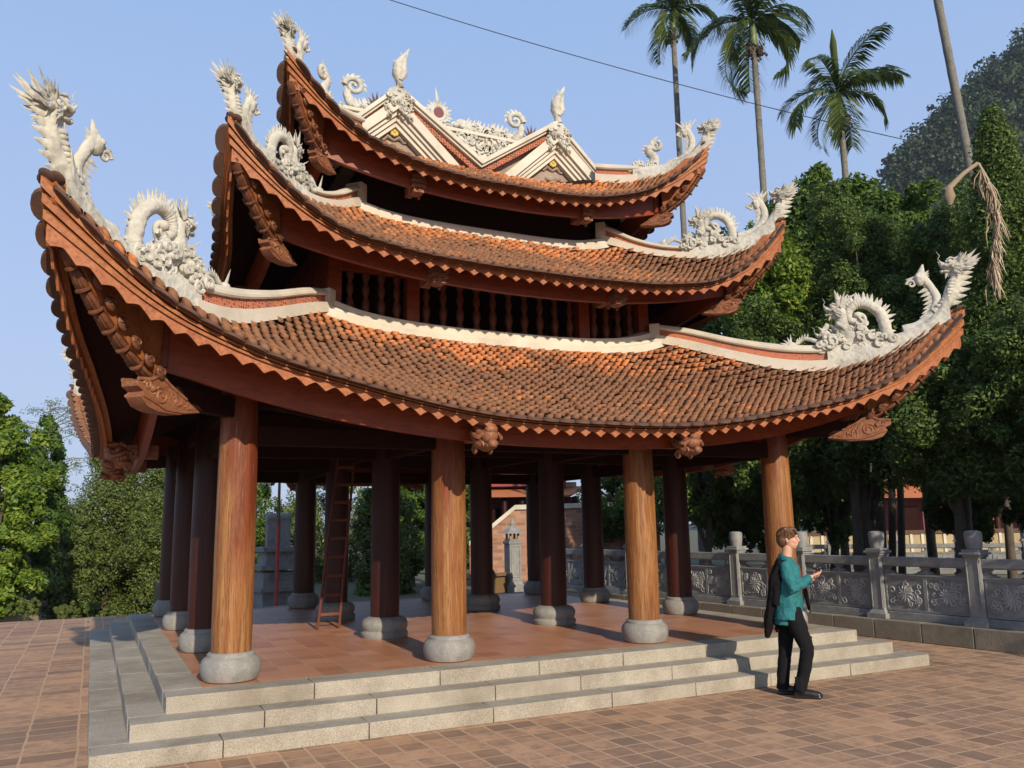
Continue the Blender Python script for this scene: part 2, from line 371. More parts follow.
# ------------------------------------------------------------------ ground
GZ = -.42
MC = 3.54477            # pavilion centre
cy = MB().box((-8, -6.35, GZ - .7), (44.6, 37.5, 1.4)); cy.build('paved_courtyard', M['paver'], smooth=0)['kind'] = 'structure'
g = MB(); ns = 60
gr = [[(-900 + 1800 * j / ns, -300 + 1800 * i / ns, -2.2) for j in range(ns + 1)] for i in range(ns + 1)]
g.grid(gr).build('ground', M['soil'], smooth=0)['kind'] = 'structure'
MB().box((38.2, 18, GZ - .56), (55.4, 60, 1.2)).build('garden_ground', M['soil'], smooth=0)['kind'] = 'structure'
MB().box((8, 21, GZ - .62), (14, 17, 1.2)).build('rear_ground', M['soil'], smooth=0)['kind'] = 'structure'
# ------------------------------------------------------------------ pavilion
pav = empty('pavilion', (MC, MC, 0), label='three-tiered wooden pavilion with upturned tile roofs on a stepped stone platform', cat='pavilion')
H = MC; B2 = 1.2784        # outer and inner column offsets
# platform: three courses of granite blocks round a core
OV, TR, RI = .62, .291, .1403
plat = MB().box((0, 0, -.2155), (2 * (H + OV) - .66, 2 * (H + OV) - .66, .425)).build('platform', M['granite'], pav, smooth=0)
for k in range(3):
    o_ = H + OV + k * TR; w = .34 if k == 0 else TR + .03; zt = -k * RI; top = zt; bot = zt - RI - (.0 if k == 2 else .01)
    st = MB()
    for s in range(4):
        x = -o_ + (0 if s % 2 == 0 else w); end = o_ - (0 if s % 2 == 0 else w); seg = []
        rr = random.Random(k * 7 + s)
        while x < end - .05:
            L = rr.uniform(.95, 1.35)
            if end - x - L < .5: L = end - x
            seg.append((x, x + L)); x += L
        for a, b in seg:
            c = ((a + b) / 2, -o_ + w / 2, (top + bot) / 2); q = MB().box(c, (b - a - .007, w, top - bot))
            st.merge(q, Matrix.Rotation(s * math.pi / 2, 4, 'Z') @ Matrix.Translation((0, rr.uniform(-.003, .003), 0)))
    st.build('step', M['granite'], plat, smooth=30, bevel=.008)
MB().box((0, 0, -.005), (2 * (H + OV) - .67, 2 * (H + OV) - .67, .01)).build('tiled_floor', M['terracotta'], plat, smooth=0)

# columns
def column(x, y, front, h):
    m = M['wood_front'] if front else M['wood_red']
    prof = [(.188, 0), (.192, .3), (.194, .9), (.188, 1.8), (.178, 2.5), (.17, h)]
    n = 40; c = MB(); rr = random.Random(x * 3 + y); prof2 = []
    c.lathe([(r, z + .255) for r, z in prof], (0, 0, 0), n)
    o = c.build('column', m, pav, loc=(x, y, 0), rz=rr.uniform(0, 6))
    sc = 1.12 if not (abs(x) < 2 and abs(y) < 2) else 1.0
    if abs(x) < 2 and abs(y) < 2:
        bp = [(.30, 0), (.315, .03), (.315, .06), (.30, .075), (.285, .09), (.30, .12), (.31, .16), (.30, .2), (.27, .235), (.22, .255), (.2, .262)]
    else:
        bp = [(.225, .0), (.25, .01), (.275, .06), (.283, .11), (.28, .16), (.262, .2), (.235, .222), (.225, .226), (.225, .245), (.21, .262), (.195, .266)]
    b = MB().lathe(bp, n=40)
    b.build('column_base', M['basestone'], o, rz=-o.rotation_euler[2])
    return o
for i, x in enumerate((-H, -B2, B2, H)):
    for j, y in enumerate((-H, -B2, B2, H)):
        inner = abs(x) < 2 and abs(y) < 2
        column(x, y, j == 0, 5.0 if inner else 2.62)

# ---- roof surfaces
KN = np.array([0, .25, .5, .7, .85, .95, 1.])
def spl(v, a):
    v = np.array(v); a = np.abs(np.asarray(a, float))
    k = np.concatenate([-KN[:0:-1], KN, [1.05]]); vv = np.concatenate([v[:0:-1], v, [v[-1] + (v[-1] - v[-2])]])
    m = np.gradient(vv, k); i = np.clip(np.searchsorted(k, a) - 1, 0, len(k) - 2); h = k[i + 1] - k[i]; s = (a - k[i]) / h
    return (2*s**3-3*s**2+1)*vv[i] + (s**3-2*s**2+s)*h*m[i] + (-2*s**3+3*s**2)*vv[i+1] + (s**3-s**2)*h*m[i+1]
def smooth_tab(tab):
    x, y = np.array(tab).T
    m = np.gradient(y, x)
    def f(q):
        q = np.clip(np.asarray(q, float), x[0], x[-1]); i = np.clip(np.searchsorted(x, q) - 1, 0, len(x) - 2); h = x[i+1]-x[i]; s = (q-x[i])/h
        return (2*s**3-3*s**2+1)*y[i] + (s**3-2*s**2+s)*h*m[i] + (-2*s**3+3*s**2)*y[i+1] + (s**3-s**2)*h*m[i+1]
    return f
class Tier: pass
def tier(name, E, z, W, z0, hip, rtop, body, beam, ck, label):
    t = Tier(); t.name = name; t.E = E; t.z = z; t.W = W; t.z0 = z0; t.hip = smooth_tab(hip); t.rtop = smooth_tab(rtop)
    t.T = E[-1]; t.body = body; t.beam = beam; t.ck = ck; t.label = label
    return t
LOW = tier('low', [4.79, 4.80, 4.88, 5.01, 5.17, 5.28, 5.33], [2.478, 2.522, 2.735, 3.0, 3.40, 3.86, 4.12], 2.43, 3.84,
           [(2.43, 4.08), (2.7, 3.97), (3.28, 3.70), (3.6, 3.56), (3.96, 3.48), (4.5, 3.57), (4.9, 3.82), (5.1, 3.99), (5.29, 4.13)],
           [(2.43, 4.28), (2.65, 4.22), (3.29, 3.95), (3.71, 3.82), (4.14, 3.765), (4.63, 3.82), (4.9, 3.94), (5.06, 4.09), (5.15, 4.3), (5.2, 4.5)], None, None, 1, 'lowest')
MID = tier('mid', [3.6, 3.606, 3.638, 3.693, 3.774, 3.805, 3.813], [4.472, 4.48, 4.535, 4.69, 5.035, 5.41, 5.64], 1.9, 5.52,
           [(1.9, 5.69), (2.07, 5.6), (2.37, 5.43), (2.83, 5.28), (3.2, 5.25), (3.5, 5.37), (3.68, 5.53), (3.813, 5.65)],
           [(1.9, 5.93), (1.98, 5.88), (2.26, 5.65), (2.56, 5.48), (2.83, 5.41), (3.2, 5.42), (3.51, 5.54), (3.64, 5.68), (3.72, 5.86), (3.76, 5.98)], None, None, .78, 'middle')
TOP = tier('top', [2.87, 2.875, 2.89, 2.93, 3.02, 3.085, 3.115], [5.865, 5.87, 5.985, 6.2, 6.51, 6.805, 6.97], 1.75, 6.56,
           [(1.75, 6.72), (2.0, 6.62), (2.2, 6.57), (2.41, 6.57), (2.65, 6.64), (2.88, 6.76), (3.0, 6.87), (3.115, 6.98)],
           [(1.75, 6.95), (2.08, 6.85), (2.32, 6.78), (2.58, 6.74), (2.84, 6.82), (2.98, 6.95), (3.04, 7.1), (3.07, 7.24)], None, None, .68, 'topmost')

def eave_pt(t, a):
    a = np.abs(a); q = a * 1.0
    for _ in range(4): q = a * spl(t.E, q) / t.T
    return spl(t.E, q), spl(t.z, q)
def surf(t, tt, e):
    """height of the roof at lateral offset tt and distance e from the centre"""
    a = np.clip(np.abs(tt) / e, 0, 1); Ee, ze = eave_pt(t, a)
    r = np.clip((e - t.W) / (Ee - t.W), 0, 1.15); rc = np.clip(r, 0, 1)
    zm = t.z[0]; f = 1.22 * r - .22 * r * r; z0 = t.z0 + (zm - t.z0) * f
    w = np.clip((ze - zm) / (t.z[-1] - zm), 0, 1)
    hz = t.hip(t.W + (t.T - t.W) * rc)
    zero_r = t.z0 + (zm - t.z0) * (1.22 * rc - .22 * rc * rc)
    wr = w * rc ** 0.35 + (a ** 4) * (1 - rc ** .35)
    return z0 + (hz - zero_r) * wr

PW = .108; EX = .1
def tiles(t):
    nc = int(t.T / PW) + 1; xs = []; es = []
    for i in range(-nc, nc + 1):
        x = i * PW
        if abs(x) > t.T - .05: continue
        Ee = float(spl(t.E, abs(x) / t.T)); lim = max(t.W + .19, abs(x) + .03); j = 0
        while True:
            e = Ee - j * EX
            if e - EX * .6 < lim: break
            xs.append(x); es.append(e); j += 1
    xs = np.array(xs); es = np.array(es); n = len(xs)
    lx = np.array([-1, -.62, 0, .62, 1.]); V = []
    jit = rng.normal(0, 1, (n, 4))
    half = PW * .49
    rows = [(-EX * 1.0, .0), (-EX * .3, .03), (.012, .05), (.0, .004)]
    out = np.zeros((n, 4, 5, 3)); age = np.zeros((n, 4, 5))
    for ri, (dy, hh) in enumerate(rows):
        for ci in range(5):
            rnd = (1 - lx[ci] ** 2)
            x = xs + lx[ci] * half * (1 - .06 * (ri >= 2)) + jit[:, 0] * .003
            dyy = dy + (.05 * (rnd - 1) if ri >= 2 else 0) + jit[:, 1] * .006
            e = es + dyy
            z = surf(t, x, e); h = hh + ((0, .022, .03)[ri] * (rnd - .5) if ri < 3 else .004 * rnd) + (jit[:, 2] * .007 + .002)
            out[:, ri, ci] = np.stack([x, -(e + h * .35), z + h], 1)
            age[:, ri, ci] = np.clip((es - t.W) / 1.2, 0, 1)
    V1 = out.reshape(-1, 3); A1 = age.reshape(-1)
    F = []
    for r_ in range(3):
        for c_ in range(4): F.append((r_ * 5 + c_, (r_ + 1) * 5 + c_, (r_ + 1) * 5 + c_ + 1, r_ * 5 + c_ + 1))
    F = np.array(F); F1 = (F[None] + (np.arange(n) * 20)[:, None, None]).reshape(-1, 4)
    VV = []; FF = []; AA = []
    for k in range(4):
        m = np.array(Matrix.Rotation(k * math.pi / 2, 3, 'Z')); VV.append(V1 @ m.T); FF.append(F1 + k * len(V1)); AA.append(A1)
    return fast_mesh('tiled_roof', np.concatenate(VV), np.concatenate(FF), M['tile'], pav, np.concatenate(AA), smooth=False)

def side_sweep(t, prof, na=121, amax=1.0, scale=None, wave=None):
    """profile (inset d, dz) swept along the eave of the front side, mitred at the corners"""
    aa = np.linspace(-1, 1, na) * amax; aa = np.sign(aa) * (1 - (1 - np.abs(aa)) ** 1.15)
    Ee, ze = eave_pt(t, aa); G = []
    for pi_, (d, dz) in enumerate(prof):
        s = scale(np.abs(aa)) if scale else 1
        e = Ee - d; x = aa * e; z = ze + dz * s
        if wave and pi_ in wave: z = z + wave[pi_](x)
        G.append(np.stack([x, -e, z], 1))
    return np.array(G)
def four(o):
    for k in range(1, 4): copy_tree(o, rz=k * math.pi / 2)

def cr(pts, n):
    P = np.array(pts, float); m = len(P); k = np.arange(m); T = np.gradient(P, axis=0); q = np.linspace(0, m - 1, n)
    i = np.clip(q.astype(int), 0, m - 2); s = (q - i)[:, None]
    return (2*s**3-3*s**2+1)*P[i] + (s**3-2*s**2+s)*T[i] + (-2*s**3+3*s**2)*P[i+1] + (s**3-s**2)*T[i+1]
def xz(p): return (p[0], 0, p[1])
def dragon_head(m, c, s, tilt=0, mane=True, plain=False):
    """head looking to -x"""
    h = MB()
    h.ball((0, 0, 0), (.115, .085, .1), 14, 10); h.ball((-.09, 0, -.005), (.09, .07, .06), 12, 8); h.ball((-.155, 0, .03), (.045, .055, .04), 10, 6)
    h.ball((-.1, 0, -.085), (.08, .05, .025), 10, 6); h.ball((-.16, 0, -.08), (.03, .04, .03))
    for sg in (-1, 1):
        h.ball((-.05, sg * .06, .05), .036, 10, 8); h.ball((-.062, sg * .075, .052), .02, 8, 6); h.tube([(-.09, sg * .05, .085), (-.04, sg * .07, .105), (.02, sg * .07, .09)], [.012, .024, .012], 6)
        if not plain: h.spike((.0, sg * .05, .08), (.14, sg * .08, .17), .025, .8, (.0, 0, -.03)); h.spike((-.16, sg * .04, .04), (-.2, sg * .05, .1), .018, .8)
        for k in range(5): h.spike((-.07 + .025 * k, sg * .05, -.045), (-.075 + .025 * k, sg * .05, -.085), .01, 1)
        if not plain:
            for k in range(5): h.spike((.0, sg * .08, -.02 - .02 * k), (.1 + .02 * (k % 2), sg * .14, -.06 - .035 * k), .03, .5)
        h.tube([(-.14, sg * .06, .0), (-.1, sg * .09, -.02), (-.02, sg * .1, .01), (.04, sg * .09, .05)], [.01, .02, .022, .01], 6)
        for k in range(3): h.ball((-.02 + .03 * k, sg * .085, -.03 + .015 * k), (.025, .02, .025), 8, 5)
    if not plain:
      for k in range(4): h.spike((-.1 + .01 * k, 0, -.1), (-.12 + .045 * k, 0, -.2 + .01 * k), .022, .6)
      h.tube([xz(p) for p in ((-.16, .06), (-.2, .12), (-.17, .17), (-.21, .24))], [.008, .006, .005, .003], 5)
    if mane:
        for k, (ln, an) in enumerate(((.13, 62), (.21, 46), (.32, 32), (.34, 18), (.32, 4), (.27, -12), (.22, -28))):
            a = R(an)
            for sg in ((-.05, .05) if k % 2 else (0, .07, -.07)):
                h.spike((.04, sg * .6, .02 - .008 * k), (.04 + ln * math.cos(a), sg * 1.9, .02 + ln * math.sin(a)), .05, .4, (0, 0, -.05))
        for k in range(12):
            a = R(64 - 9 * k); h.spike((.03, .0, 0), (.03 + .17 * math.cos(a), (.12 if k % 2 else -.12), .2 * math.sin(a)), .045, .5)
    m.merge(h, Matrix.Translation((c[0], 0, c[1])) @ Matrix.Rotation(tilt, 4, 'Y') @ Matrix.Scale(s, 4))

def build_roof(t):
    root = tiles(t); ck = t.ck
    # soffit / deck under the tiles
    dk = MB(); nA = 49; nE = 14; Gs = []
    for j in range(nE):
        row = []
        for a in np.linspace(-1, 1, nA):
            Ee, _ = eave_pt(t, a); e = (t.W - .12) + (float(Ee) - .03 - t.W + .12) * j / (nE - 1)
            row.append((a * e, -e, float(surf(t, a * e, e)) - .015))
        Gs.append(row)
    Gs = np.array(Gs); lo = Gs.copy(); lo[..., 2] -= .05; dk.grid(Gs); dk.grid(lo)
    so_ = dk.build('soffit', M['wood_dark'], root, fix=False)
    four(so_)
    # eave tongues: flat round-nosed tiles reaching out past the fascia
    tg = MB(); P_ = .19; x = 0; pos = []
    nT = int(t.T / P_)
    for i in range(-nT, nT + 1):
        x = (i + .5) * P_ * .985
        if abs(x) > t.T - .03: continue
        q = abs(x) / t.T; Ee = float(spl(t.E, q)); z = float(spl(t.z, q)); dx = .01
        z2 = float(spl(t.z, min(1, q + .01))); slope = (z2 - z) / (.01 * t.T) * (1 if x > 0 else -1)
        pts = []
        for th in np.linspace(0, math.pi, 9): pts.append((math.cos(th) * .094, .02 + math.sin(th) * .09))
        pts = [(.092, -.06)] + pts + [(-.092, -.06)]
        vs = []
        for hh in (.012, -.016):
            for (px_, py_) in pts: vs.append((x + px_, -(Ee + py_ - .01), z + px_ * slope + hh - .22 * py_ * (1 - q ** 3 * 1.6) + .006))
        n = len(pts); fs = [tuple(range(n)), tuple(range(2 * n - 1, n - 1, -1))] + [(k, n + k, n + (k + 1) % n, (k + 1) % n) for k in range(n)]
        tg.add(vs, fs)
    four(tg.build('eave_tile_row', M['tile_dark'], root))
    # fascia: ribs then a scalloped board
    sc = lambda a: .31 + 1.35 * a ** 7
    pr_ = [(.14, .0), (.005, -.002), (.005, -.05), (.07, -.06), (.07, -.078), (.02, -.082), (.02, -.125), (.085, -.135), (.085, -.152), (.035, -.156), (.035, -.20), (.10, -.21), (.14, -.21)]
    Gf = side_sweep(t, pr_, scale=lambda a: sc(a) * ck ** .5)
    four(MB().grid(Gf).build('fascia', M['fascia'], root))
    base = -.25
    def wv(x):
        p = np.abs(((x / .095) % 1) - .5) * 2
        return -.035 * (1 - p ** 1.0) * 1.0 - .012
    aN = 801
    G1 = side_sweep(t, [(.065, -.195), (.065, base)], aN, scale=lambda a: sc(a) * ck ** .5)
    x = G1[1][:, 0]; a_ = np.linspace(0, 1, aN); g3 = G1[1].copy(); p_ = np.abs(((x / .187) % 1) - .5) * 2; g3[:, 2] -= .012 + .03 * (np.abs(x) / t.T) ** 3 + .06 * p_ ** 1.7 + .006 * np.abs(np.sin(2 * np.pi * x / .187))
    sb = MB(); front = np.array([G1[0], g3]); back = front.copy(); back[:, :, 1] += .022
    sb.grid(front); sb.grid(np.array([g3, back[1]])); sb.grid(back); four(sb.build('scalloped_board', M['scallop'], root, smooth=0, fix=False))
    # curved eave board set back under the soffit
    eb = {1: 4.40, .78: 3.22, .68: 2.56}[ck]; bt = {1: (2.24, .62, 2.3), .78: (4.28, .36, 2.3), .68: (5.69, .3, 2.3)}[ck]
    G = []; xx = np.linspace(-eb, eb, 61)
    zlow = bt[0] + bt[1] * (np.abs(xx) / eb) ** bt[2]; zup = surf(t, xx, np.full_like(xx, eb)) - .03
    zup = np.maximum(zup, zlow + .02)
    f_ = np.stack([xx, -np.full_like(xx, eb), zup], 1); l_ = np.stack([xx, -np.full_like(xx, eb) + .03, zlow], 1)
    bk = l_.copy(); bk[:, 1] += .07; fb = f_.copy(); fb[:, 1] += .1
    four(MB().grid(np.array([f_, l_, bk, fb])).build('eave_board', M['board'], root))
    # white flashing band where the slope meets the wall
    if t is not TOP:
        xx = np.linspace(-t.W - .1, t.W + .1, 41); W_ = t.W + .03
        zb = surf(t, np.clip(xx, -t.W, t.W), np.full_like(xx, t.W + .12)) - .02
        up = {1: .21, .78: .13}[ck]
        Gb = []
        for d, dz in ((.15, -.05), (.15, .085), (.11, .095), (.11, .125), (.06, .135), (.06, up), (.0, up + .01), (-.12, up + .01)):
            e = W_ + d; xk = xx / (t.W + .1) * e
            Gb.append(np.stack([xk, np.full_like(xx, -e), zb + dz], 1))
        four(MB().grid(np.array(Gb)).build('plaster_band', M['band'], root))
    # ---- hip pieces, in the diagonal frame (x outward)
    s2 = math.sqrt(2)
    def hipgrid(prof, e0, e1, n=40, top=None):
        G = []
        for e in np.linspace(e0, e1, n):
            zb = float(t.hip(e)) - .03; zt = float(t.rtop(e)); h = zt - zb
            G.append([(e * s2, y, zb + h * f + dz) for y, f, dz in prof])
        return np.array(G)
    def loop(G):
        m = MB(); m.grid(G, closed_u=True); n = G.shape[1]; m.f.append(tuple(range(n))); m.f.append(tuple((G.shape[0] - 1) * n + k for k in range(n))[::-1]); return m
    ei = t.W + (.14 if t is TOP else 0); em = {1: 4.15, .78: 2.9, .68: 2.35}[ck]; eo = t.T - .14 * ck
    hb = [(-.13, 0, -.04), (.13, 0, -.04), (.13, .33, 0), (.09, .36, 0), (-.09, .36, 0), (-.13, .33, 0)]
    hr = loop(hipgrid(hb, ei, em)).build('hip_ridge', M['band'], root)
    pb = [(-.055, .3, 0), (.055, .3, 0), (.055, .75, 0), (-.055, .75, 0)]
    q1 = loop(hipgrid(pb, ei, em)).build('p', M['perf'], None)
    cap = [(-.085, .7, 0), (.085, .7, 0), (.1, .76, 0), (.1, .86, 0), (.075, .9, 0), (.075, .97, 0), (.04, 1., .012), (-.04, 1., .012), (-.075, .97, 0), (-.075, .9, 0), (-.1, .86, 0), (-.1, .76, 0)]
    q2 = loop(hipgrid(cap, ei, em)).build('c', M['band'], None)
    out_ = [(-.12, 0, -.05), (.12, 0, -.05), (.115, .5, 0), (.08, .85, 0), (.045, 1., 0), (-.045, 1, 0), (-.08, .85, 0), (-.115, .5, 0)]
    q3 = loop(hipgrid(out_, em - .05, eo)).build('o', M['white'], None)
    # square post closing the upper end of the ridge
    zt = float(t.rtop(ei)); zb = float(t.hip(ei))
    q4 = MB().box(((ei + .02) * s2, 0, (zt + zb) / 2 - .02), (.14, .24, zt - zb + .04)).build('p', M['band'], None)
    parts = []
    for nm, q in (('hip_ridge', hr), ('pierced_band', q1), ('ridge_cap', q2), ('upturned_ridge_end', q3), ('ridge_end_post', q4)):
        if t is TOP and nm == 'ridge_end_post': bpy.data.objects.remove(q); continue
        q.name = nm; q.parent = root; q.rotation_euler = (0, 0, R(45)); parts.append(q)
    # corner block closing the two fascias
    ze = t.z[-1]; cb = MB(); hh = .42 * ck; Lx = t.T * s2
    G = []
    for f, inn, w in ((.0, .012, .05), (.1, .012, .05), (.12, .0, .06), (.2, .0, .06), (.22, .012, .05), (.3, .012, .05), (.32, .0, .06), (.42, .0, .06), (.45, .015, .05), (1., .20, .04)):
        zc = ze + .0 - hh * f * 1.15; xo = Lx - inn - .085
        G.append([(xo, -w * ck, zc), (xo, w * ck, zc), (xo - .10, w * ck, zc - .01), (xo - .10, -w * ck, zc - .01)])
    m = MB(); m.grid(np.array(G), closed_u=True); m.f.append((0, 1, 2, 3)); m.f.append(tuple(36 + k for k in range(4)))
    q5 = m.build('corner_block', M['fascia'], root, smooth=20, rz=R(45)); parts.append(q5)
    ct = MB()
    for (dx, y, rr_) in ((-.02, 0, .07 * ck), (-.06, .065 * ck, .065 * ck), (-.06, -.065 * ck, .065 * ck)):
        ct.ball((Lx - .04 + dx, y, ze + .02 + dx * .35), (rr_, rr_, .02), 16, 6, rot=Matrix.Rotation(-.7, 3, 'Y'))
    q9 = ct.build('corner_cap_tiles', M['tile_dark'], root, smooth=50, rz=R(45)); parts.append(q9)
    # hip beam with a chain of ribbed knobs below
    ch = {1: [(5.12, 3.62), (4.98, 3.36), (4.80, 3.12), (4.60, 2.90), (4.42, 2.75)],
          .78: [(3.70, 5.22), (3.60, 5.02), (3.47, 4.84), (3.34, 4.68), (3.2, 4.57)],
          .68: [(3.02, 6.58), (2.94, 6.42), (2.84, 6.24), (2.72, 6.10), (2.6, 6.0)]}[ck]
    cx = np.array(ch); tt_ = np.linspace(0, 1, 24); ip = lambda v, q: np.interp(q, np.linspace(0, 1, len(v)), v)
    G = []
    for q in tt_:
        e = ip(cx[:, 0], q); z = ip(cx[:, 1], q); zu = float(t.hip(min(e, t.T))) - .08
        G.append([(e * s2, -.06, z), (e * s2, .06, z), (e * s2 - .05, .06, max(zu, z + .05)), (e * s2 - .05, -.06, max(zu, z + .05))])
    m = MB(); m.grid(np.array(G), closed_u=True); m.f.append((0, 1, 2, 3)); m.f.append(tuple(23 * 4 + k for k in range(4)))
    q6 = m.build('hip_beam', M['fascia'], root, rz=R(45)); parts.append(q6)
    kn = MB(); nk = 7 if ck == 1 else 6
    for i in range(nk):
        q = (i + .35) / nk; P0 = np.array((ip(cx[:, 0], q) * s2, 0, ip(cx[:, 1], q))); q2_ = min(1, q + .06); P1 = np.array((ip(cx[:, 0], q2_) * s2, 0, ip(cx[:, 1], q2_)))
        D = (P1 - P0); D /= np.linalg.norm(D); L = .085 * ck ** .5; c = P0 + np.array((D[2], 0, -D[0])) * -.0 + np.array((.02, 0, -.02))
        w_ = .058 * ck ** .6
        for yy in (-.62, -.2, .2, .62):
            kn.tube([c + D * L * 1.05 * a + np.array((0, yy * w_, 0)) for a in np.linspace(-1, 1, 7)], w_ * .42 * np.array([.6, .9, 1, 1.05, 1, .9, .6]) , 8, sq=(1.5 - abs(yy) * .7, 1))
        kn.tube([c + D * L * a for a in (.72, .8, 1.0, 1.06)], [w_ * .9, w_ * 1.12, w_ * 1.12, w_ * .9], 14)
        for sg in (-1, 1):   # carved leaf lobes either side of the beam
            pc = c + np.array((-.10, sg * .10 * ck ** .5, .0)); rl = .07 * ck ** .5
            kn.ball(pc, (rl, .028, rl * .72), 14, 8, rot=Matrix.Rotation(-.9, 3, 'Y'))
            kn.tube([pc + rl * .55 * np.array((math.cos(th) * (1 - th / 9), 0, math.sin(th) * (1 - th / 9))) + np.array((0, sg * .025, 0)) for th in np.linspace(0, 6, 12)], .012, 5)
    q7 = kn.build('ribbed_knob_row', M['knob'], root, smooth=60, rz=R(45)); parts.append(q7)
    # carved corner head bracket
    (e0, z0_) = {1: (4.42, 2.62), .78: (3.2, 4.47), .68: (2.58, 5.9)}[ck]; s = {1: .86, .78: .62, .68: .54}[ck]
    hd = MB(); X = e0 * s2
    def P(x, z): return (X + x * s, z0_ + z * s)
    poly = [P(-.62, -.14), (P(-.3, -.2)), P(.02, -.2), P(.17, -.16), P(.24, -.08), P(.22, -.02), P(.30, .02), P(.31, .07), P(.22, .1), P(.10, .13), P(-.02, .2), P(-.2, .08), P(-.42, -.04)]
    hd.prism(poly, -.1 * s, .1 * s)
    for sg in (-1, 1):
        y = sg * .1 * s
        for (cx_, cz_, rad, turns) in ((-.02, -.04, .1, 1.6), (.17, .05, .055, 1.2), (-.26, -.07, .07, 1.3), (-.42, -.11, .04, 1)):
            pts = []; 
            for th in np.linspace(0, turns * 2 * math.pi, 22):
                r_ = rad * (1 - .75 * th / (turns * 2 * math.pi)); x_, z_ = P(cx_ + r_ * math.cos(th), cz_ + r_ * math.sin(th)); pts.append((x_, y, z_))
            hd.tube(pts, .017 * s, 5)
        x_, z_ = P(.1, .02); hd.ball((x_, y, z_), .04 * s); x_, z_ = P(.1, .02); hd.ball((x_, y + sg * .02 * s, z_), .022 * s)
        for k in range(6):
            a0 = P(-.12 - .07 * k, .06 - .035 * k); a1 = P(-.2 - .07 * k, -.14 - .0 * k); hd.tube([(a0[0], y, a0[1]), ((a0[0] + a1[0]) / 2 - .03 * s, y, (a0[1] + a1[1]) / 2), (a1[0], y, a1[1])], [.014 * s, .02 * s, .008 * s], 5)
        a = [P(.24, -.06), P(.1, -.1), P(-.1, -.17), P(-.35, -.17), P(-.55, -.14)]; hd.tube([(p[0], y, p[1]) for p in a], [.02 * s] * 5, 6)
        a = [P(.3, .09), P(.12, .11), P(.0, .17), P(-.18, .07), P(-.4, -.03)]; hd.tube([(p[0], y, p[1]) for p in a], [.02 * s] * 5, 6)
    q8 = hd.build('carved_corner_head', M['carved'], root, smooth=50, bevel=.012 * s, rz=R(45)); parts.append(q8)
    for k in range(1, 4):
        for q in parts: copy_tree(q, rz=R(45 + 90 * k))
    # diagonal and straight bracket beams with rolled ends
    be = {1: (4.62, 2.30, 1.), .78: (3.22, 4.37, .8), .68: (2.5, 5.77, .72)}[ck]
    for k in range(4):
        for x in (-B2, B2):
            m = MB(); s = be[2]; inr = {1: 4.15, .78: 2.75, .68: 2.15}[ck]
            m.box((0, -(be[0] + inr) / 2, .06 * s), (.13 * s, be[0] - inr, .16 * s))
            hh_ = MB(); dragon_head(hh_, (0, 0), 1, 0, False, True)
            m.merge(hh_, Matrix.Translation((0, -be[0] + .06, .0)) @ Matrix.Rotation(math.pi / 2, 4, 'Z') @ Matrix.Rotation(.25, 4, 'Y') @ Matrix.Diagonal((1.0 * s, 1.35 * s, 1.45 * s, 1)))
            if ck < 1:
                for j in range(4): m.box((0, -be[0] - .05 + .012 * j, (.17 - .085 * j) * s), ((.25, .29, .27, .2)[j] * s, .2 * s, .07 * s), taper=.9)
            for j in range(3): m.ball((0, -be[0] - .02 + .05 * j, (.15 - .11 * j) * s), (.13 * s, .11 * s, .05 * s), 14, 6)
            for sg in (-1, 1):
                for (yy, zz, rr_) in ((.1, .0, .07), (.2, .04, .05), (.14, -.12, .05)):
                    pts = [(sg * .085 * s, -be[0] + (yy + rr_ * (1 - th / 12) * math.cos(th)) * s, (zz + rr_ * (1 - th / 12) * math.sin(th)) * s) for th in np.linspace(0, 9, 16)]
                    m.tube(pts, .016 * s, 5)
            V = Matrix.Rotation(k * math.pi / 2, 4, 'Z') @ Matrix.Translation((x, 0, be[1]))
            m.xform(V); m.build('carved_bracket', M['carved'], root, smooth=60)
    return root
roofs = [build_roof(t) for t in (LOW, MID, TOP)]

# ---- timber frame under the lowest roof
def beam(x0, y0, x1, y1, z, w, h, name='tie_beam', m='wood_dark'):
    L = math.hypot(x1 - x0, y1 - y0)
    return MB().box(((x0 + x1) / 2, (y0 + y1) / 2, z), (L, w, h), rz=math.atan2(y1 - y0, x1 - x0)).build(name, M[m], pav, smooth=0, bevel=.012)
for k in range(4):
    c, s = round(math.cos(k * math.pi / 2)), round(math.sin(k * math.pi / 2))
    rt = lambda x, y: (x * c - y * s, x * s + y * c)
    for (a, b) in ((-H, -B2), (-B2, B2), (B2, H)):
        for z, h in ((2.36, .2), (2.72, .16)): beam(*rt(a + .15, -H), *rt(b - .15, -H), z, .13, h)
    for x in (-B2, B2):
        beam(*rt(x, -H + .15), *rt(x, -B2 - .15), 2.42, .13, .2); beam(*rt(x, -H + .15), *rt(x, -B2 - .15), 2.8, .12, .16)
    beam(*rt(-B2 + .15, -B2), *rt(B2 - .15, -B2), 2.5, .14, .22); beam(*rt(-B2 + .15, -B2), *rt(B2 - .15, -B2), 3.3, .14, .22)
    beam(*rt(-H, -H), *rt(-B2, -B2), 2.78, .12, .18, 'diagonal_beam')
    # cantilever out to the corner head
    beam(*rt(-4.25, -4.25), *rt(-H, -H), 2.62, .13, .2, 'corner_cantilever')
MB().box((0, 0, 3.66), (4.7, 4.7, .06)).build('light_stop_deck', M['wood_dark'], pav, smooth=0)  # plank deck added to keep light out of the gallery
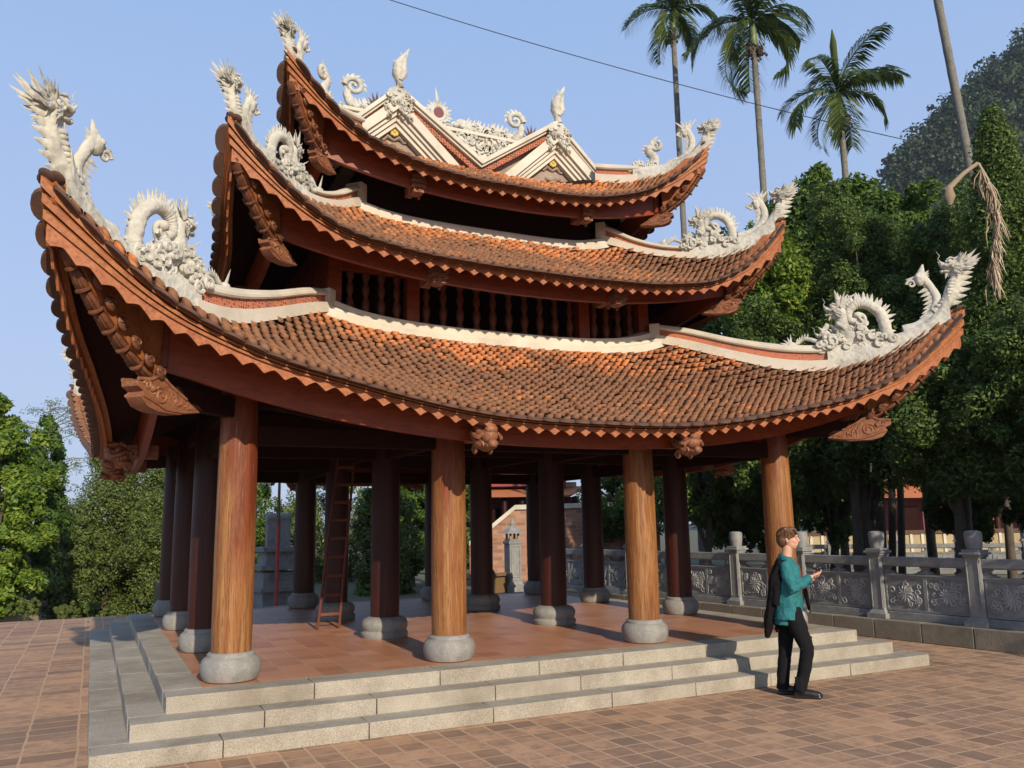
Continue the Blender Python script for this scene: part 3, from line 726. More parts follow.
# ---- upper storeys
def storey(off, z0, z1, posts, rail, sill_t=.06):
    for k in range(4):
        rt4 = Matrix.Rotation(k * math.pi / 2, 4, 'Z')
        for x in posts: MB().box((x, -off, (z0 + z1) / 2), (.17, .17, z1 - z0)).xform(rt4).build('wall_post', M['board'], pav, smooth=0, bevel=.01)
        m = MB()
        for z, h in rail: m.box((0, -off, z), (2 * off - .1, .09, h))
        m.xform(rt4).build('wall_rail', M['wood_dark'] if off < 2 else M['board'], pav, smooth=0, bevel=.008)
storey(2.30, 3.7, 5.15, (-2.3, -B2, B2), ((3.93, .1), (4.66, .12), (4.95, .5)))
bal = MB().lathe([(.045, 0), (.045, .05), (.028, .06), (.045, .10), (.058, .17), (.05, .23), (.03, .28), (.028, .31), (.046, .35), (.05, .41), (.034, .45), (.028, .49), (.05, .54), (.05, .6)], n=12)
first = None
for k in range(4):
    a = k * math.pi / 2
    xs = list(np.linspace(-B2 + .2, B2 - .2, 10)) + [-B2 - .2 - .205 * i for i in range(4)] + [B2 + .2 + .205 * i for i in range(4)]
    for x in xs:
        p = Matrix.Rotation(a, 3, 'Z') @ Vector((x, -2.30, 3.99))
        if first is None: first = bal.build('baluster', M['baluster'], pav, smooth=50); first.location = p
        else: o = first.copy(); col.objects.link(o); o.location = p
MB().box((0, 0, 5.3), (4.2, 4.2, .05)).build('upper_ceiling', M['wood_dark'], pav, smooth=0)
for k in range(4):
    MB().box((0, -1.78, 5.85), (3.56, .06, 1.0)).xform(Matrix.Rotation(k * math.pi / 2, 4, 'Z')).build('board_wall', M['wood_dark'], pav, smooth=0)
for k in range(4):   # dark boarding added so the gallery stays dark behind the balusters
    MB().box((0, -1.3, 4.5), (2.6, .05, 1.6)).xform(Matrix.Rotation(k * math.pi / 2, 4, 'Z')).build('added_dark_boarding', M['wood_dark'], pav, smooth=0)

# ---- gabled crown of the top roof
GY = -1.62
rk = [(-2.15, 6.86), (-1.95, 6.93), (-1.285, 7.56), (0, 6.68), (1.285, 7.56), (1.95, 6.93), (2.15, 6.86)]
def offs(p, d): return [(x, z - d) for x, z in p]
def strip(poly, d0, d1, y0, y1):
    m = MB(); n = len(poly)
    for i in range(n - 1):
        a, b = poly[i], poly[i + 1]; m.prism([(a[0], a[1] - d0), (b[0], b[1] - d0), (b[0], b[1] - d1), (a[0], a[1] - d1)], y0, y1)
    return m
for k in (0, 2):
    rt4 = Matrix.Rotation(k * math.pi / 2, 4, 'Z')
    gab = MB()
    gab.prism([(-1.8, 6.5), (1.8, 6.5), (1.8, 6.95), (1.285, 7.44), (0, 6.56), (-1.285, 7.44), (-1.8, 6.95)], GY + .08, GY + .2)
    # gable roofs running back
    for sx in (-1, 1):
        gab.prism([(sx * 1.285, 7.5), (sx * 0, 6.62), (0, 6.3), (sx * 2.0, 6.3), (sx * 1.95, 6.87)], GY + .2, -.02)
    gb = gab.xform(rt4).build('gable', M['tympanum'], pav, smooth=0)
    m = strip(rk, -.03, .05, GY - .16, GY + .2); m.merge(strip(rk, .0, .09, GY - .12, GY + .1)); m.xform(rt4).build('gable_coping', M['band'], gb, smooth=20, bevel=.008)
    strip(rk, .09, .20, GY - .06, GY + .12).xform(rt4).build('pierced_band', M['perf'], gb, smooth=0)
    for sx in (-1, 1):
        tri = lambda d: [(sx * 1.285 - (1.05 - d) , 6.38 + .0), (sx * 1.285, 7.34 - d * .98 - .0), (sx * 1.285 + (1.05 - d), 6.38)]
        m = MB()
        for d, y, w in ((-.10, GY - .15, .15), (.065, GY - .10, .07), (.14, GY - .06, .07), (.215, GY - .02, .07)):
            a = [(sx * 1.285 - 1.08 + d * .95, 6.32), (sx * 1.285, 7.31 - d), (sx * 1.285 + 1.08 - d * .95, 6.32)]
            m.merge(strip(a, 0, w * 1.2, y, y + .16))
        m.xform(rt4).build('stepped_moulding', M['band'], gb, smooth=0, bevel=.005)
        # carved relief and yellow flower in the tympanum
        m = MB(); cx_ = sx * 1.285; cz = 6.62
        for q in range(9):
            a0 = math.pi * (q + .5) / 9; m.tube([(cx_ + .42 * math.cos(a0), GY + .07, cz + .22 * math.sin(a0)), (cx_ + .5 * math.cos(a0 + .2), GY + .05, cz + .27 * math.sin(a0 + .2)), (cx_ + .43 * math.cos(a0 + .35), GY + .07, cz + .22 * math.sin(a0 + .35))], [.02, .03, .02], 6)
        for q in range(6): m.ball((cx_ + random.uniform(-.28, .28), GY + .07, cz + random.uniform(-.05, .12)), (.09, .03, .05))
        m.xform(rt4).build('tympanum_relief', M['tympanum'], gb)
        m = MB(); fz = 6.96
        for q in range(8): a0 = q * math.pi / 4; m.ball((cx_ + .045 * math.cos(a0), GY + .04, fz + .045 * math.sin(a0)), (.03, .025, .03), 8, 5)
        m.ball((cx_, GY + .03, fz), (.03, .03, .03), 8, 5); m.xform(rt4).build('yellow_flower', M['yellow'], gb)
        # carved keystone cluster over the peak
        m = MB(); rr = random.Random(sx * 5 + k)
        for q in range(46):
            fx = rr.uniform(-1, 1); fz_ = rr.uniform(-.27, .08) - abs(fx) * .05; p = np.array((cx_ + fx * .2, GY - .17 + rr.uniform(-.02, .02), 7.50 + fz_ - abs(fx) * .13))
            an = rr.uniform(0, 6.3); rd = rr.uniform(.02, .045)
            pts = [p + np.array((math.cos(an + th) * rd * (1 - th / 8), -.015 * math.sin(th), math.sin(an + th) * rd * (1 - th / 8))) for th in np.linspace(0, 5, 9)]
            m.tube(pts, .014, 5)
        m.ball((cx_, GY - .14, 7.42), (.17, .05, .15), 12, 8)
        m.xform(rt4).build('carved_keystone', M['white'], gb, smooth=60)
        # slender phoenix finial
        m = MB(); b0 = np.array((cx_ + .03, GY - .12, 7.55))
        sp = [(0, 0), (-.02, .1), (-.05, .22), (-.03, .36), (.03, .48), (.08, .56)]
        m.tube([b0 + np.array((x, 0, z)) for x, z in sp], [.07, .06, .095, .1, .06, .02], 12, sq=(1, .75))
        m.tube([b0 + np.array((x, -.05, z)) for x, z in ((-.02, .1), (.04, .2), (.03, .33), (.06, .45))], [.03, .05, .045, .02], 8)
        m.spike(b0 + (.06, 0, .5), b0 + (.14, 0, .66), .035); m.spike(b0 + (.05, 0, .46), b0 + (.0, 0, .58), .02)
        for q in range(5): m.spike(b0 + (-.06, 0, .12 + .06 * q), b0 + (-.10, 0, .19 + .06 * q), .02)
        for q in range(5): m.ball(b0 + (.04, -.06, .16 + q * .055), (.035, .02, .02), 8, 5)
        m.xform(rt4).build('phoenix_finial', M['white'], gb, smooth=60)
        m = MB(); b0 = np.array((cx_ - sx * .0 - .12, GY + .5, 7.5))
        for q in range(7): an = q / 6 * math.pi; m.spike(b0, b0 + np.array((math.cos(an) * .16, 0, .06 + math.sin(an) * .22)), .035)
        m.ball(b0 + (0, 0, .06), (.09, .06, .09)); m.xform(rt4).build('flame_ornament', M['tile_dark'], gb)

# main ridge with sun disc and two dragons
mr = MB(); mr.box((0, 0, 7.68), (3.4, .26, .5)); mr.box((0, 0, 7.95), (3.46, .34, .06)); mr.prism([(-1.55, 6.4), (1.55, 6.4), (0, 7.62)], -1.5, 1.5, axes=(1, 2, 0))
ridge = mr.build('main_ridge', M['band'], pav, smooth=0, bevel=.01)
def spiral(m, c, r0, turns, rad, start=0, d=1, n=26, y=0, sh=.85):
    pts = []
    for th in np.linspace(0, turns * 2 * math.pi, n):
        r_ = r0 * (1 - sh * th / (turns * 2 * math.pi)); pts.append((c[0] + d * r_ * math.cos(th + start), y, c[1] + r_ * math.sin(th + start)))
    m.tube(pts, np.linspace(rad, rad * .5, n), 8)
m = MB(); c = (0, 8.33)
for q in range(40):
    pass
m.tube([(.12 * math.cos(a), 0, 8.26 + .12 * math.sin(a)) for a in np.linspace(0, 2 * math.pi, 25)], .04, 8, cap=False)
for q in range(15):
    a = -.6 + q * (math.pi + 1.2) / 14; r1 = .24 + (.2 if q == 7 else 0) + .04 * (q % 2)
    m.spike((.13 * math.cos(a), 0, 8.26 + .13 * math.sin(a)), (r1 * math.cos(a + .1), 0, 8.26 + r1 * math.sin(a + .1)), .035)
for sx in (-1, 1):
    for q in range(3): spiral(m, (sx * (.16 + .14 * q), 8.08), .08, 1.3, .025, 1, sx)
m.build('sun_disc', M['white'], ridge, smooth=60)
MB().tube([(0, -.03, 8.26), (0, .03, 8.26)], [.09, .09], 20).build('disc_centre', M['mirror_red'], ridge)
for sx in (-1, 1):
    m = MB(); X = lambda x: sx * x
    body = [(.45, 8.02), (.65, 8.14), (.86, 8.05), (1.08, 8.16), (1.28, 8.06), (1.44, 8.05), (1.55, 8.18), (1.57, 8.34)]
    bp = np.array(body); tt = np.linspace(0, len(bp) - 1, 40); bx = np.interp(tt, range(len(bp)), bp[:, 0]); bz = np.interp(tt, range(len(bp)), bp[:, 1])
    bz = np.convolve(np.pad(bz, 3, 'edge'), np.ones(7) / 7, 'valid'); bx = np.convolve(np.pad(bx, 3, 'edge'), np.ones(7) / 7, 'valid')
    m.tube([(X(a), 0, b) for a, b in zip(bx, bz)], np.linspace(.1, .065, 40), 10)
    for q in range(22):
        i = int(q * 1.75); m.spike((X(bx[i]), 0, bz[i] + .06), (X(bx[i] + .05), 0, bz[i] + .19), .028)
    m.ball((X(.42), 0, 8.14), (.13, .09, .1)); m.ball((X(.33), 0, 8.1), (.09, .07, .05))
    for q in range(6): m.spike((X(.46), 0, 8.08), (X(.58 + .03 * q), 0, 8.32 - .05 * q), .035)
    spiral(m, (X(1.45), 8.42), .16, 1.5, .05, 0, sx)
    for q in range(8): a = q * .45; m.spike((X(1.45 + .17 * math.cos(a)), 0, 8.42 + .17 * math.sin(a)), (X(1.45 + .23 * math.cos(a + .25)), 0, 8.42 + .23 * math.sin(a + .25)), .03)
    rr = random.Random(4)
    for q in range(26): m.ball((X(rr.uniform(.35, 1.42)), rr.uniform(-.12, .12), 8.0 + rr.uniform(0, .1)), (.08, .05, .045), 8, 5)
    for q in range(10): spiral(m, (X(.5 + .09 * q), 8.02 + .05 * (q % 3)), .055, 1.2, .018, q, sx, 12, -.1)
    m.build('ridge_dragon', M['white'], ridge, smooth=60)
# carved fill in the valley between the twin gables
for k in (0, 2):
    m = MB(); rr = random.Random(11)
    for q in range(60):
        x = rr.uniform(-.1, 1.2); z = rr.uniform(7.5, 8.0); y = -.14
        an = rr.uniform(0, 6); rd = rr.uniform(.05, .1)
        m.tube([(x + math.cos(an + th) * rd * (1 - th / 9), y, z + math.sin(an + th) * rd * (1 - th / 9)) for th in np.linspace(0, 5.5, 10)], .03, 6)
    m.xform(Matrix.Rotation(k * math.pi / 2, 4, 'Z')).build('carved_ridge_relief', M['white'], ridge, smooth=60)

# ---- corner sculptures, drawn in the diagonal frame (x outward, z up)
def corner_set(t, root):
    ck = t.ck; s2 = 1.41421356; T = t.T * s2; zt = t.z[-1]; sc = {1: 1, .78: .82, .68: .74}[ck]
    # neck and head finial
    m = MB(); X0 = (t.T - .16 * ck) * s2 + .12 * sc; z0 = float(t.rtop(t.T - .16 * ck)) - .12
    pts = cr([(X0 - .26 * sc, z0 - .16), (X0 - .10 * sc, z0 - .02), (X0 - .01 * sc, z0 + .12 * sc), (X0 + .03 * sc, z0 + .26 * sc), (X0 + .05 * sc, z0 + .37 * sc), (X0 + .03 * sc, z0 + .44 * sc)], 18)
    m.tube([xz(p) for p in pts], np.linspace(.085, .062, 18) * sc, 12, sq=(1, .85))
    for i in range(6):
        p = pts[3 + i * 2]; m.spike((p[0] + .05 * sc, 0, p[1]), (p[0] + .2 * sc, 0, p[1] + .0 * sc), .045 * sc, .4)
    for i in range(9):
        p = pts[2 + i]
        for sg in (-1, 1): m.ball((p[0] - .05 * sc, sg * .05 * sc, p[1]), (.05 * sc, .035 * sc, .03 * sc), 8, 5)
    dragon_head(m, (X0 + .02 * sc, z0 + .47 * sc), .88 * sc)
    A = m.build('dragon_head_finial', M['white'], root, smooth=50, rz=R(45))
    # small hooked phoenix behind it
    m = MB(); e1 = {1: 4.99, .78: 3.54, .68: 2.86}[ck]; X1 = e1 * s2; z1 = float(t.rtop(e1)) - .06
    if ck == 1: P1 = [(X1 - .28, z1 - .05), (X1 - .08, z1 + .0), (X1 + .1, z1 + .16), (X1 + .16, z1 + .36), (X1 + .08, z1 + .55), (X1 + .0, z1 + .68), (X1 + .03, z1 + .84)]
    else: P1 = [(X1 - .28, z1 - .04), (X1 - .06, z1 + .02), (X1 + .07, z1 + .14), (X1 + .10, z1 + .3), (X1 + .06, z1 + .42), (X1 + .02, z1 + .48), (X1 + .05, z1 + .55)]
    p = cr(P1, 22); m.tube([xz(q) for q in p], np.interp(np.linspace(0, 1, 22), [0, .3, .6, .8, .9, 1], [.08, .07, .05, .06, .045, .01]) * (sc ** .5), 12, sq=(1, .7))
    tip = p[-4]
    m.ball((tip[0] - .02, 0, tip[1] - .06), (.07 * sc, .06 * sc, .1 * sc)); m.spike((tip[0] - .03, 0, tip[1] - .04), (tip[0] - .2 * sc, 0, tip[1] - .05), .035, .6)
    for i in range(8): q = p[6 + i]; m.spike((q[0] - .04, 0, q[1]), (q[0] - .17 * sc, 0, q[1] - .05 * sc), .035, .4)
    spiral(m, (tip[0] - .13 * sc, tip[1] - .12 * sc), .06 * sc, 1.3, .022, 0, -1)
    for i in range(6): m.spike((tip[0] + .02, 0, tip[1] - .02 - .03 * i), (tip[0] + .10 * sc, 0, tip[1] + .05 - .035 * i), .025, .5)
    for sg in (-1, 1): m.ball((tip[0] - .05, sg * .045 * sc, tip[1] - .03), (.03 * sc, .02 * sc, .03 * sc), 8, 6)
    for sg in (): m.tube([(tip[0] - .03 + .05 * math.cos(a) * sc, sg * .05 * sc, tip[1] - .06 + .08 * math.sin(a) * sc) for a in np.linspace(0, 6.28, 14)], .012, 5)
    if ck < 1:
        for i in range(5): m.spike((tip[0], 0, tip[1] - .03), (tip[0] - .16 + .08 * i, 0, tip[1] + .14), .03, .5)
    Bq = m.build('phoenix_ornament', M['white'], root, smooth=50, rz=R(45))
    # coiled dragon on clouds
    parts = [A, Bq]
    e2 = {1: 4.33, .78: 3.03, .68: 2.44}[ck]; X2 = e2 * s2; m = MB()
    zz = lambda e: float(t.rtop(e / s2)) - .05
    if ck > .7:
        k_ = sc * .88; z2 = zz(X2)
        # arch of the body: rises outward, curls over, comes down in front
        arch = cr([(X2 + .62 * k_, z2 + .02), (X2 + .52 * k_, z2 + .3 * k_), (X2 + .40 * k_, z2 + .55 * k_), (X2 + .2 * k_, z2 + .68 * k_), (X2 + .02 * k_, z2 + .62 * k_), (X2 - .02 * k_, z2 + .46 * k_), (X2 + .08 * k_, z2 + .40 * k_)], 34)
        arch[:8] = cr([(X2 + .30 * k_, z2 + .0), (X2 + .45 * k_, z2 + .1 * k_), (X2 + .52 * k_, z2 + .24 * k_)], 8)
        a2 = cr([tuple(q) for q in arch[::3]] + [tuple(arch[-1])], 90); m.tube([xz(q) for q in a2], np.interp(np.linspace(0, 1, 90), [0, .3, .7, 1], [.095, .08, .062, .05]) * k_ * (1 + .09 * (np.arange(90) % 3 == 0)), 12, sq=(1, 1))
        for i in range(22):
            q = a2[4 + i * 3]; d = np.array([q[0] - (X2 + .2 * k_), q[1] - (z2 + .35 * k_)]); d /= np.linalg.norm(d)
            m.spike((q[0] + d[0] * .05, 0, q[1] + d[1] * .05), (q[0] + d[0] * .15 * k_, 0, q[1] + d[1] * .15 * k_ + .03), .03 * k_, .5)
        spiral(m, (X2 + .13 * k_, z2 + .42 * k_), .11 * k_, 1.4, .035 * k_, 1, -1); m.ball((X2 + .12 * k_, 0, z2 + .5 * k_), (.07 * k_, .06, .06 * k_))
        for i in range(5): m.spike((X2 + .1 * k_, 0, z2 + .5 * k_), (X2 + (.0 + .06 * i) * k_, 0, z2 + .3 * k_), .03 * k_, .6)
        for i in range(9):
            q = arch[6 + i * 3 - i]; d = np.array([q[0] - (X2 + .2 * k_), q[1] - (z2 + .35 * k_)]); d /= np.linalg.norm(d)
            m.spike((q[0], 0, q[1]), (q[0] + d[0] * .2 * k_, 0, q[1] + d[1] * .2 * k_), .045 * k_, .45)
        # chest and shoulders
        bd = cr([(X2 + .25 * k_, z2 + .05), (X2 + .02 * k_, z2 + .16 * k_), (X2 - .12 * k_, z2 + .33 * k_), (X2 - .1 * k_, z2 + .52 * k_), (X2 - .16 * k_, z2 + .63 * k_)], 18)
        m.tube([xz(q) for q in bd], np.interp(np.linspace(0, 1, 18), [0, .4, 1], [.13, .12, .07]) * k_, 12, sq=(1, .8))
        dragon_head(m, (X2 - .2 * k_, z2 + .62 * k_), .85 * k_, 0, False)
        for i in range(7): m.spike((X2 - .14 * k_, (i % 3 - 1) * .05, z2 + .66 * k_), (X2 + (-.2 + .05 * i) * k_, (i % 3 - 1) * .1, z2 + (.92 - .015 * i) * k_), .045 * k_, .5)
        rr = random.Random(3)
        for i in range(95):  # scrolls, scales and clouds over the flanks
            x = rr.uniform(-.5, .6); top = .45 - abs(x + .05) * .7; z = rr.uniform(.0, max(.08, top)); sg = rr.choice((-1, 1))
            cx_ = X2 + x * k_; zb = zz(X2 + x * k_) - .03; an = rr.uniform(0, 6.3); rd = rr.uniform(.04, .085) * k_; y = sg * rr.uniform(.05, .13) * (1 if z < .25 else .8)
            m.tube([(cx_ + math.cos(an + th) * rd * (1 - th / 8), y, zb + z * k_ + math.sin(an + th) * rd * (1 - th / 8)) for th in np.linspace(0, 5.2, 10)], .026 * k_, 6)
            m.ball((cx_, y * .7, zb + z * k_), (.07 * k_, .045, .055 * k_), 8, 5)
        for i in range(14):
            x = rr.uniform(-.35, .3); m.spike((X2 + x * k_, rr.uniform(-.1, .1), z2 + rr.uniform(.1, .4) * k_), (X2 + (x - .14) * k_, rr.uniform(-.14, .14), z2 + rr.uniform(.2, .5) * k_), .035 * k_, .6)
        # lower snapping head and reaching claw
        dragon_head(m, (X2 - .38 * k_, zz(X2 - .38 * k_) + .24 * k_), .72 * k_, -.2, False)
        arm = cr([(X2 - .5 * k_, zz(X2 - .5 * k_) + .12), (X2 - .68 * k_, zz(X2 - .68 * k_) + .16), (X2 - .82 * k_, zz(X2 - .82 * k_) + .08), (X2 - .9 * k_, zz(X2 - .9 * k_) + .06)], 12)
        m.tube([xz(q) for q in arm], np.linspace(.035, .03, 12) * k_, 8)
        for i in range(4): q = arm[-1]; m.spike(xz(q), (q[0] - .16 * k_ + .05 * i, (i - 1.5) * .05, q[1] + .03 + .05 * i), .022, .8)
        for i in range(5): q = arm[3 + i]; m.spike(xz(q), (q[0] + .02, 0, q[1] + .08), .018, .6)
        m.ball((arm[-1][0] + .0, 0, arm[-1][1]), (.07, .06, .05))
        C_ = m.build('coiled_dragon', M['white'], root, smooth=50, rz=R(45))
    else:
        z2 = zz(X2); p = cr([(X2 - .2, z2), (X2 + .05, z2 + .02), (X2 + .12, z2 + .16), (X2 + .04, z2 + .3), (X2 + .1, z2 + .4)], 18)
        m.tube([xz(q) for q in p], np.linspace(.09, .05, 18), 10, sq=(1, .7)); spiral(m, (X2 + .15, z2 + .36), .08, 1.4, .035, 2, -1)
        for i in range(6): q = p[5 + i * 2]; m.spike(xz(q), (q[0] - .13, 0, q[1] + .05), .035, .5)
        m.spike((X2 + .08, 0, z2 + .42), (X2 + .2, 0, z2 + .54), .04, .5)
        rr = random.Random(9)
        for i in range(16): spiral(m, (X2 + rr.uniform(-.3, .15), z2 + rr.uniform(0, .12)), .05, 1.2, .02, i, 1, 12, rr.choice((-.06, .06)))
        C_ = m.build('scroll_ornament', M['white'], root, smooth=50, rz=R(45))
    parts.append(C_)
    for k in range(1, 4):
        for q in parts: copy_tree(q, rz=R(45 + 90 * k))
for t, r_ in zip((LOW, MID, TOP), roofs): corner_set(t, r_)

# ------------------------------------------------------------------ vegetation
def leaf_cloud(centres, radii, n_per, leaf, seed, up=.35, aspect=.45, droop=0.0, squash=1.0):
    g = np.random.default_rng(seed); n = len(centres) * n_per
    C = np.repeat(centres, n_per, 0); Rr = np.repeat(radii, n_per)[:, None]
    d = g.normal(0, 1, (n, 3)); d /= np.linalg.norm(d, axis=1)[:, None]
    rad = g.uniform(.35, 1.08, (n, 1)) ** .6
    P = C + d * Rr * rad * np.array([1, 1, squash])
    nrm = d * .9 + g.normal(0, .55, (n, 3)); nrm[:, 2] += up; nrm /= np.linalg.norm(nrm, axis=1)[:, None]
    t = np.cross(nrm, g.normal(0, 1, (n, 3))); t[:, 2] -= droop; t -= nrm * (t * nrm).sum(1)[:, None]; t /= np.linalg.norm(t, axis=1)[:, None] + 1e-9
    b = np.cross(nrm, t); L = leaf * g.uniform(.6, 1.3, (n, 1)); W = L * aspect
    bend = nrm * L * .12
    V = np.stack([P - t * L * .5, P + b * W * .5 - bend, P + t * L * .5, P - b * W * .5 - bend], 1).reshape(-1, 3)
    F = np.arange(4 * n).reshape(-1, 4)
    return V, F

def crown_centres(c, r, n, seed, shape='ball'):
    g = np.random.default_rng(seed); out = []; rad = []
    c = np.array(c); r = np.array(r)
    while len(out) < n:
        if shape == 'cone':
            h = g.uniform(0, 1) ** 1.15; w = (1 - h) ** .75 * (.85 + .15 * math.sin(h * 23 + seed)); a = g.uniform(0, 6.283); q = g.uniform(.3, 1) ** .5
            p = np.array([math.cos(a) * w * q, math.sin(a) * w * q, h * 2 - 1]); s_ = .16 + .08 * (1 - h)
        else:
            d = g.normal(0, 1, 3); d /= np.linalg.norm(d); q = g.uniform(.15, 1) ** .42
            lump = 1 + .16 * math.sin(d[0] * 4 + seed) + .13 * math.sin(d[2] * 5 + d[1] * 4 + seed * 2)
            p = d * q * lump * .88; s_ = g.uniform(.13, .24)
            if p[2] < -.75: continue
        out.append(c + p * r); rad.append(s_ * min(r[0], r[2]) * g.uniform(.8, 1.25))
    return np.array(out), np.array(rad)

def tree(name, label, cat, spec, mat, seed, n=110, per=230, leaf=.11, shape='ball', gz=GZ, bark='bark', trunk_r=.13, depthr=None, group=None, squash=1., aspect=.45, limbs=7, trunks=1):
    px, ytop, ybot, hw, dep = spec
    c = at(px, (ytop + ybot) / 2, dep); rz = (ybot - ytop) / 2 / FPX * dep; rx = hw / FPX * dep
    root = empty(name, (c[0], c[1], gz), label=label, cat=cat, group=group)
    o = np.array([c[0], c[1], gz]); cen, rad = crown_centres(c - o, (rx, depthr or rx, rz), n, seed, shape)
    V, F = leaf_cloud(cen, rad, per, leaf, seed + 1, squash=squash, aspect=aspect)
    fast_mesh('crown', V, F, mat, root)
    m = MB(); g = random.Random(seed)
    for k in range(trunks):
        ox = (k - (trunks - 1) / 2) * .5; top = c - o + np.array([g.uniform(-.2, .2), g.uniform(-.2, .2), rz * .5]); base = np.array([ox, g.uniform(-.1, .1) + .2 * k, -.2])
        pts = [base + (top - base) * t + np.array([.08 * math.sin(t * 5 + seed + k), .06 * math.cos(t * 6 + k), 0]) for t in np.linspace(0, 1, 10)]
        m.tube(pts, np.linspace(trunk_r, trunk_r * .25, 10), 10)
        for i in range(limbs):
            a = pts[3 + i % 6]; b = cen[g.randrange(len(cen))]; mid = (a + b) / 2 + np.array([0, 0, .12 * rz])
            m.tube([a, mid, b], [trunk_r * .4, trunk_r * .25, .015], 6)
    m.build('trunk', M[bark], root, smooth=60)
    return root

gR = 'trees behind the stone balustrade'
T_ = [
 ('broadleaf_tree', 'tall glossy broadleaf tree behind the curled eave of the middle roof', 'tree', (822, 172, 330, 74, 25), 'leaf_mid', 1, 150, 240, .19, 'ball'),
 ('broadleaf_tree', 'low yellow-green leafy tree just right of the middle roof corner', 'tree', (765, 232, 345, 56, 21), 'leaf_bright', 2, 110, 240, .14, 'ball'),
 ('broadleaf_tree', 'mid green broadleaf tree below the limestone hill, between palm and ring-barked trunk', 'tree', (905, 178, 330, 56, 23), 'leaf_mid', 3, 120, 230, .17, 'ball'),
 ('cypress_tree', 'dark upright evergreen right of the third palm stem', 'tree', (862, 165, 430, 50, 20), 'leaf_dark', 4, 210, 260, .09, 'ball'),
 ('cypress_tree', 'tallest dark cypress with yellowish tip at the right edge', 'tree', (1012, 108, 470, 78, 16.5), 'leaf_dark', 5, 260, 280, .085, 'cone'),
 ('cypress_tree', 'dark cypress behind the hanging dead palm frond', 'tree', (945, 175, 480, 56, 18.5), 'leaf_dark', 6, 240, 260, .085, 'ball'),
 ('evergreen_tree', 'dark bushy evergreen behind the right tip of the lowest roof', 'tree', (945, 330, 510, 72, 15.2), 'leaf_dark', 7, 150, 260, .09, 'ball'),
 ('evergreen_tree', 'dark evergreen with three stems behind the man', 'tree', (860, 300, 520, 66, 18), 'leaf_dark', 8, 150, 260, .10, 'ball'),
 ('evergreen_tree', 'dark evergreen behind the coiled dragon at right', 'tree', (772, 290, 525, 60, 19), 'leaf_dark', 9, 150, 240, .10, 'ball'),
 ('evergreen_tree', 'overhanging dark evergreen cut by the right edge of the photo', 'tree', (1040, 290, 500, 66, 14), 'leaf_dark', 10, 130, 260, .085, 'ball'),
 ('shade_tree', 'shaded leafy tree seen between the two rightmost columns', 'tree', (705, 420, 540, 48, 21), 'leaf_dark', 11, 80, 200, .12, 'ball'),
 ('shade_tree', 'leafy tree seen under the eave between the third front column and the lantern', 'tree', (620, 455, 545, 40, 27), 'leaf_mid', 12, 80, 200, .14, 'ball'),
 ('broadleaf_tree', 'small tree peeping over the ridge right of the top roof corner', 'tree', (715, 215, 420, 45, 30), 'leaf_mid', 13, 90, 200, .18, 'ball'),
 ('evergreen_tree', 'dark low evergreen filling the gap left of the man, behind the balustrade', 'tree', (738, 430, 566, 46, 22), 'leaf_dark', 14, 100, 230, .11, 'ball'),
 ('evergreen_tree', 'dark hanging foliage directly right of the man, behind the balustrade', 'tree', (828, 420, 556, 34, 21), 'leaf_dark', 15, 100, 230, .10, 'ball'),
 ('evergreen_tree', 'dark evergreen mass between the hall opening and the right frame edge', 'tree', (965, 430, 552, 38, 20), 'leaf_dark', 16, 110, 240, .10, 'ball'),
 ('evergreen_tree', 'dark evergreen low at the right frame edge behind the last pillar', 'tree', (1030, 400, 548, 34, 19), 'leaf_dark', 17, 90, 220, .10, 'ball'),
 ('shade_tree', 'far shaded tree closing the view between lantern and last column', 'tree', (665, 410, 545, 60, 34), 'leaf_mid', 18, 90, 220, .17, 'ball'),
 ('shade_tree', 'far shaded tree closing the view behind the man', 'tree', (790, 400, 545, 80, 33), 'leaf_dark', 19, 140, 240, .18, 'ball'),
 ('evergreen_tree', 'tall dark evergreen filling the slope below the limestone hill', 'tree', (985, 210, 420, 80, 24), 'leaf_dark', 20, 190, 240, .13, 'ball'),
 ('evergreen_tree', 'dark evergreen behind the bright low tree and the third palm stem', 'tree', (840, 250, 460, 80, 24), 'leaf_dark', 22, 190, 240, .13, 'ball'),
]
for nm, lb, ct, sp, mt, sd_, n_, per, lf, shp in T_:
    tree(nm, lb, ct, sp, M[mt], sd_, int(n_ * 1.15), per, lf, shp, group=gR, trunk_r=.13, squash=1.5 if shp == 'cone' or ct == 'x' else 1.15, trunks=3 if 'three' in lb else 1)
# trees beyond the right edge of the view, along the same wall: their shade falls on the balustrade
for i, (x, y, h, r) in enumerate(((12.0, -4.6, 5.2, 2.1), (12.0, -8.2, 6.6, 2.2), (12.1, -11.8, 8.2, 2.3), (15.2, -3.6, 5.5, 2.2), (16.4, -7, 7.5, 2.6), (12.1, -15.6, 9.8, 2.3))):
    root = empty('evergreen_tree', (x, y, GZ), label=('evergreen just outside the right edge of the view, nearest the balustrade end', 'second evergreen along the balustrade line, outside the view', 'third evergreen along the balustrade line, outside the view', 'evergreen in the rear row, outside the view', 'broad tallest evergreen in the rear row, outside the view', 'farthest evergreen along the balustrade line, outside the view')[i], cat='tree', group='evergreens outside the view')
    cen, rad = crown_centres((0, 0, h * .56), (r, r * 1.2, h * .46), 190, 60 + i)
    V, F = leaf_cloud(cen, rad, 170, .17, 70 + i, aspect=.6); fast_mesh('crown', V, F, M['leaf_dark'], root)
    MB().tube([(0, 0, -.2), (.1, 0, h * .3), (0, .1, h * .8)], [.16, .12, .04], 10).build('trunk', M['bark'], root)
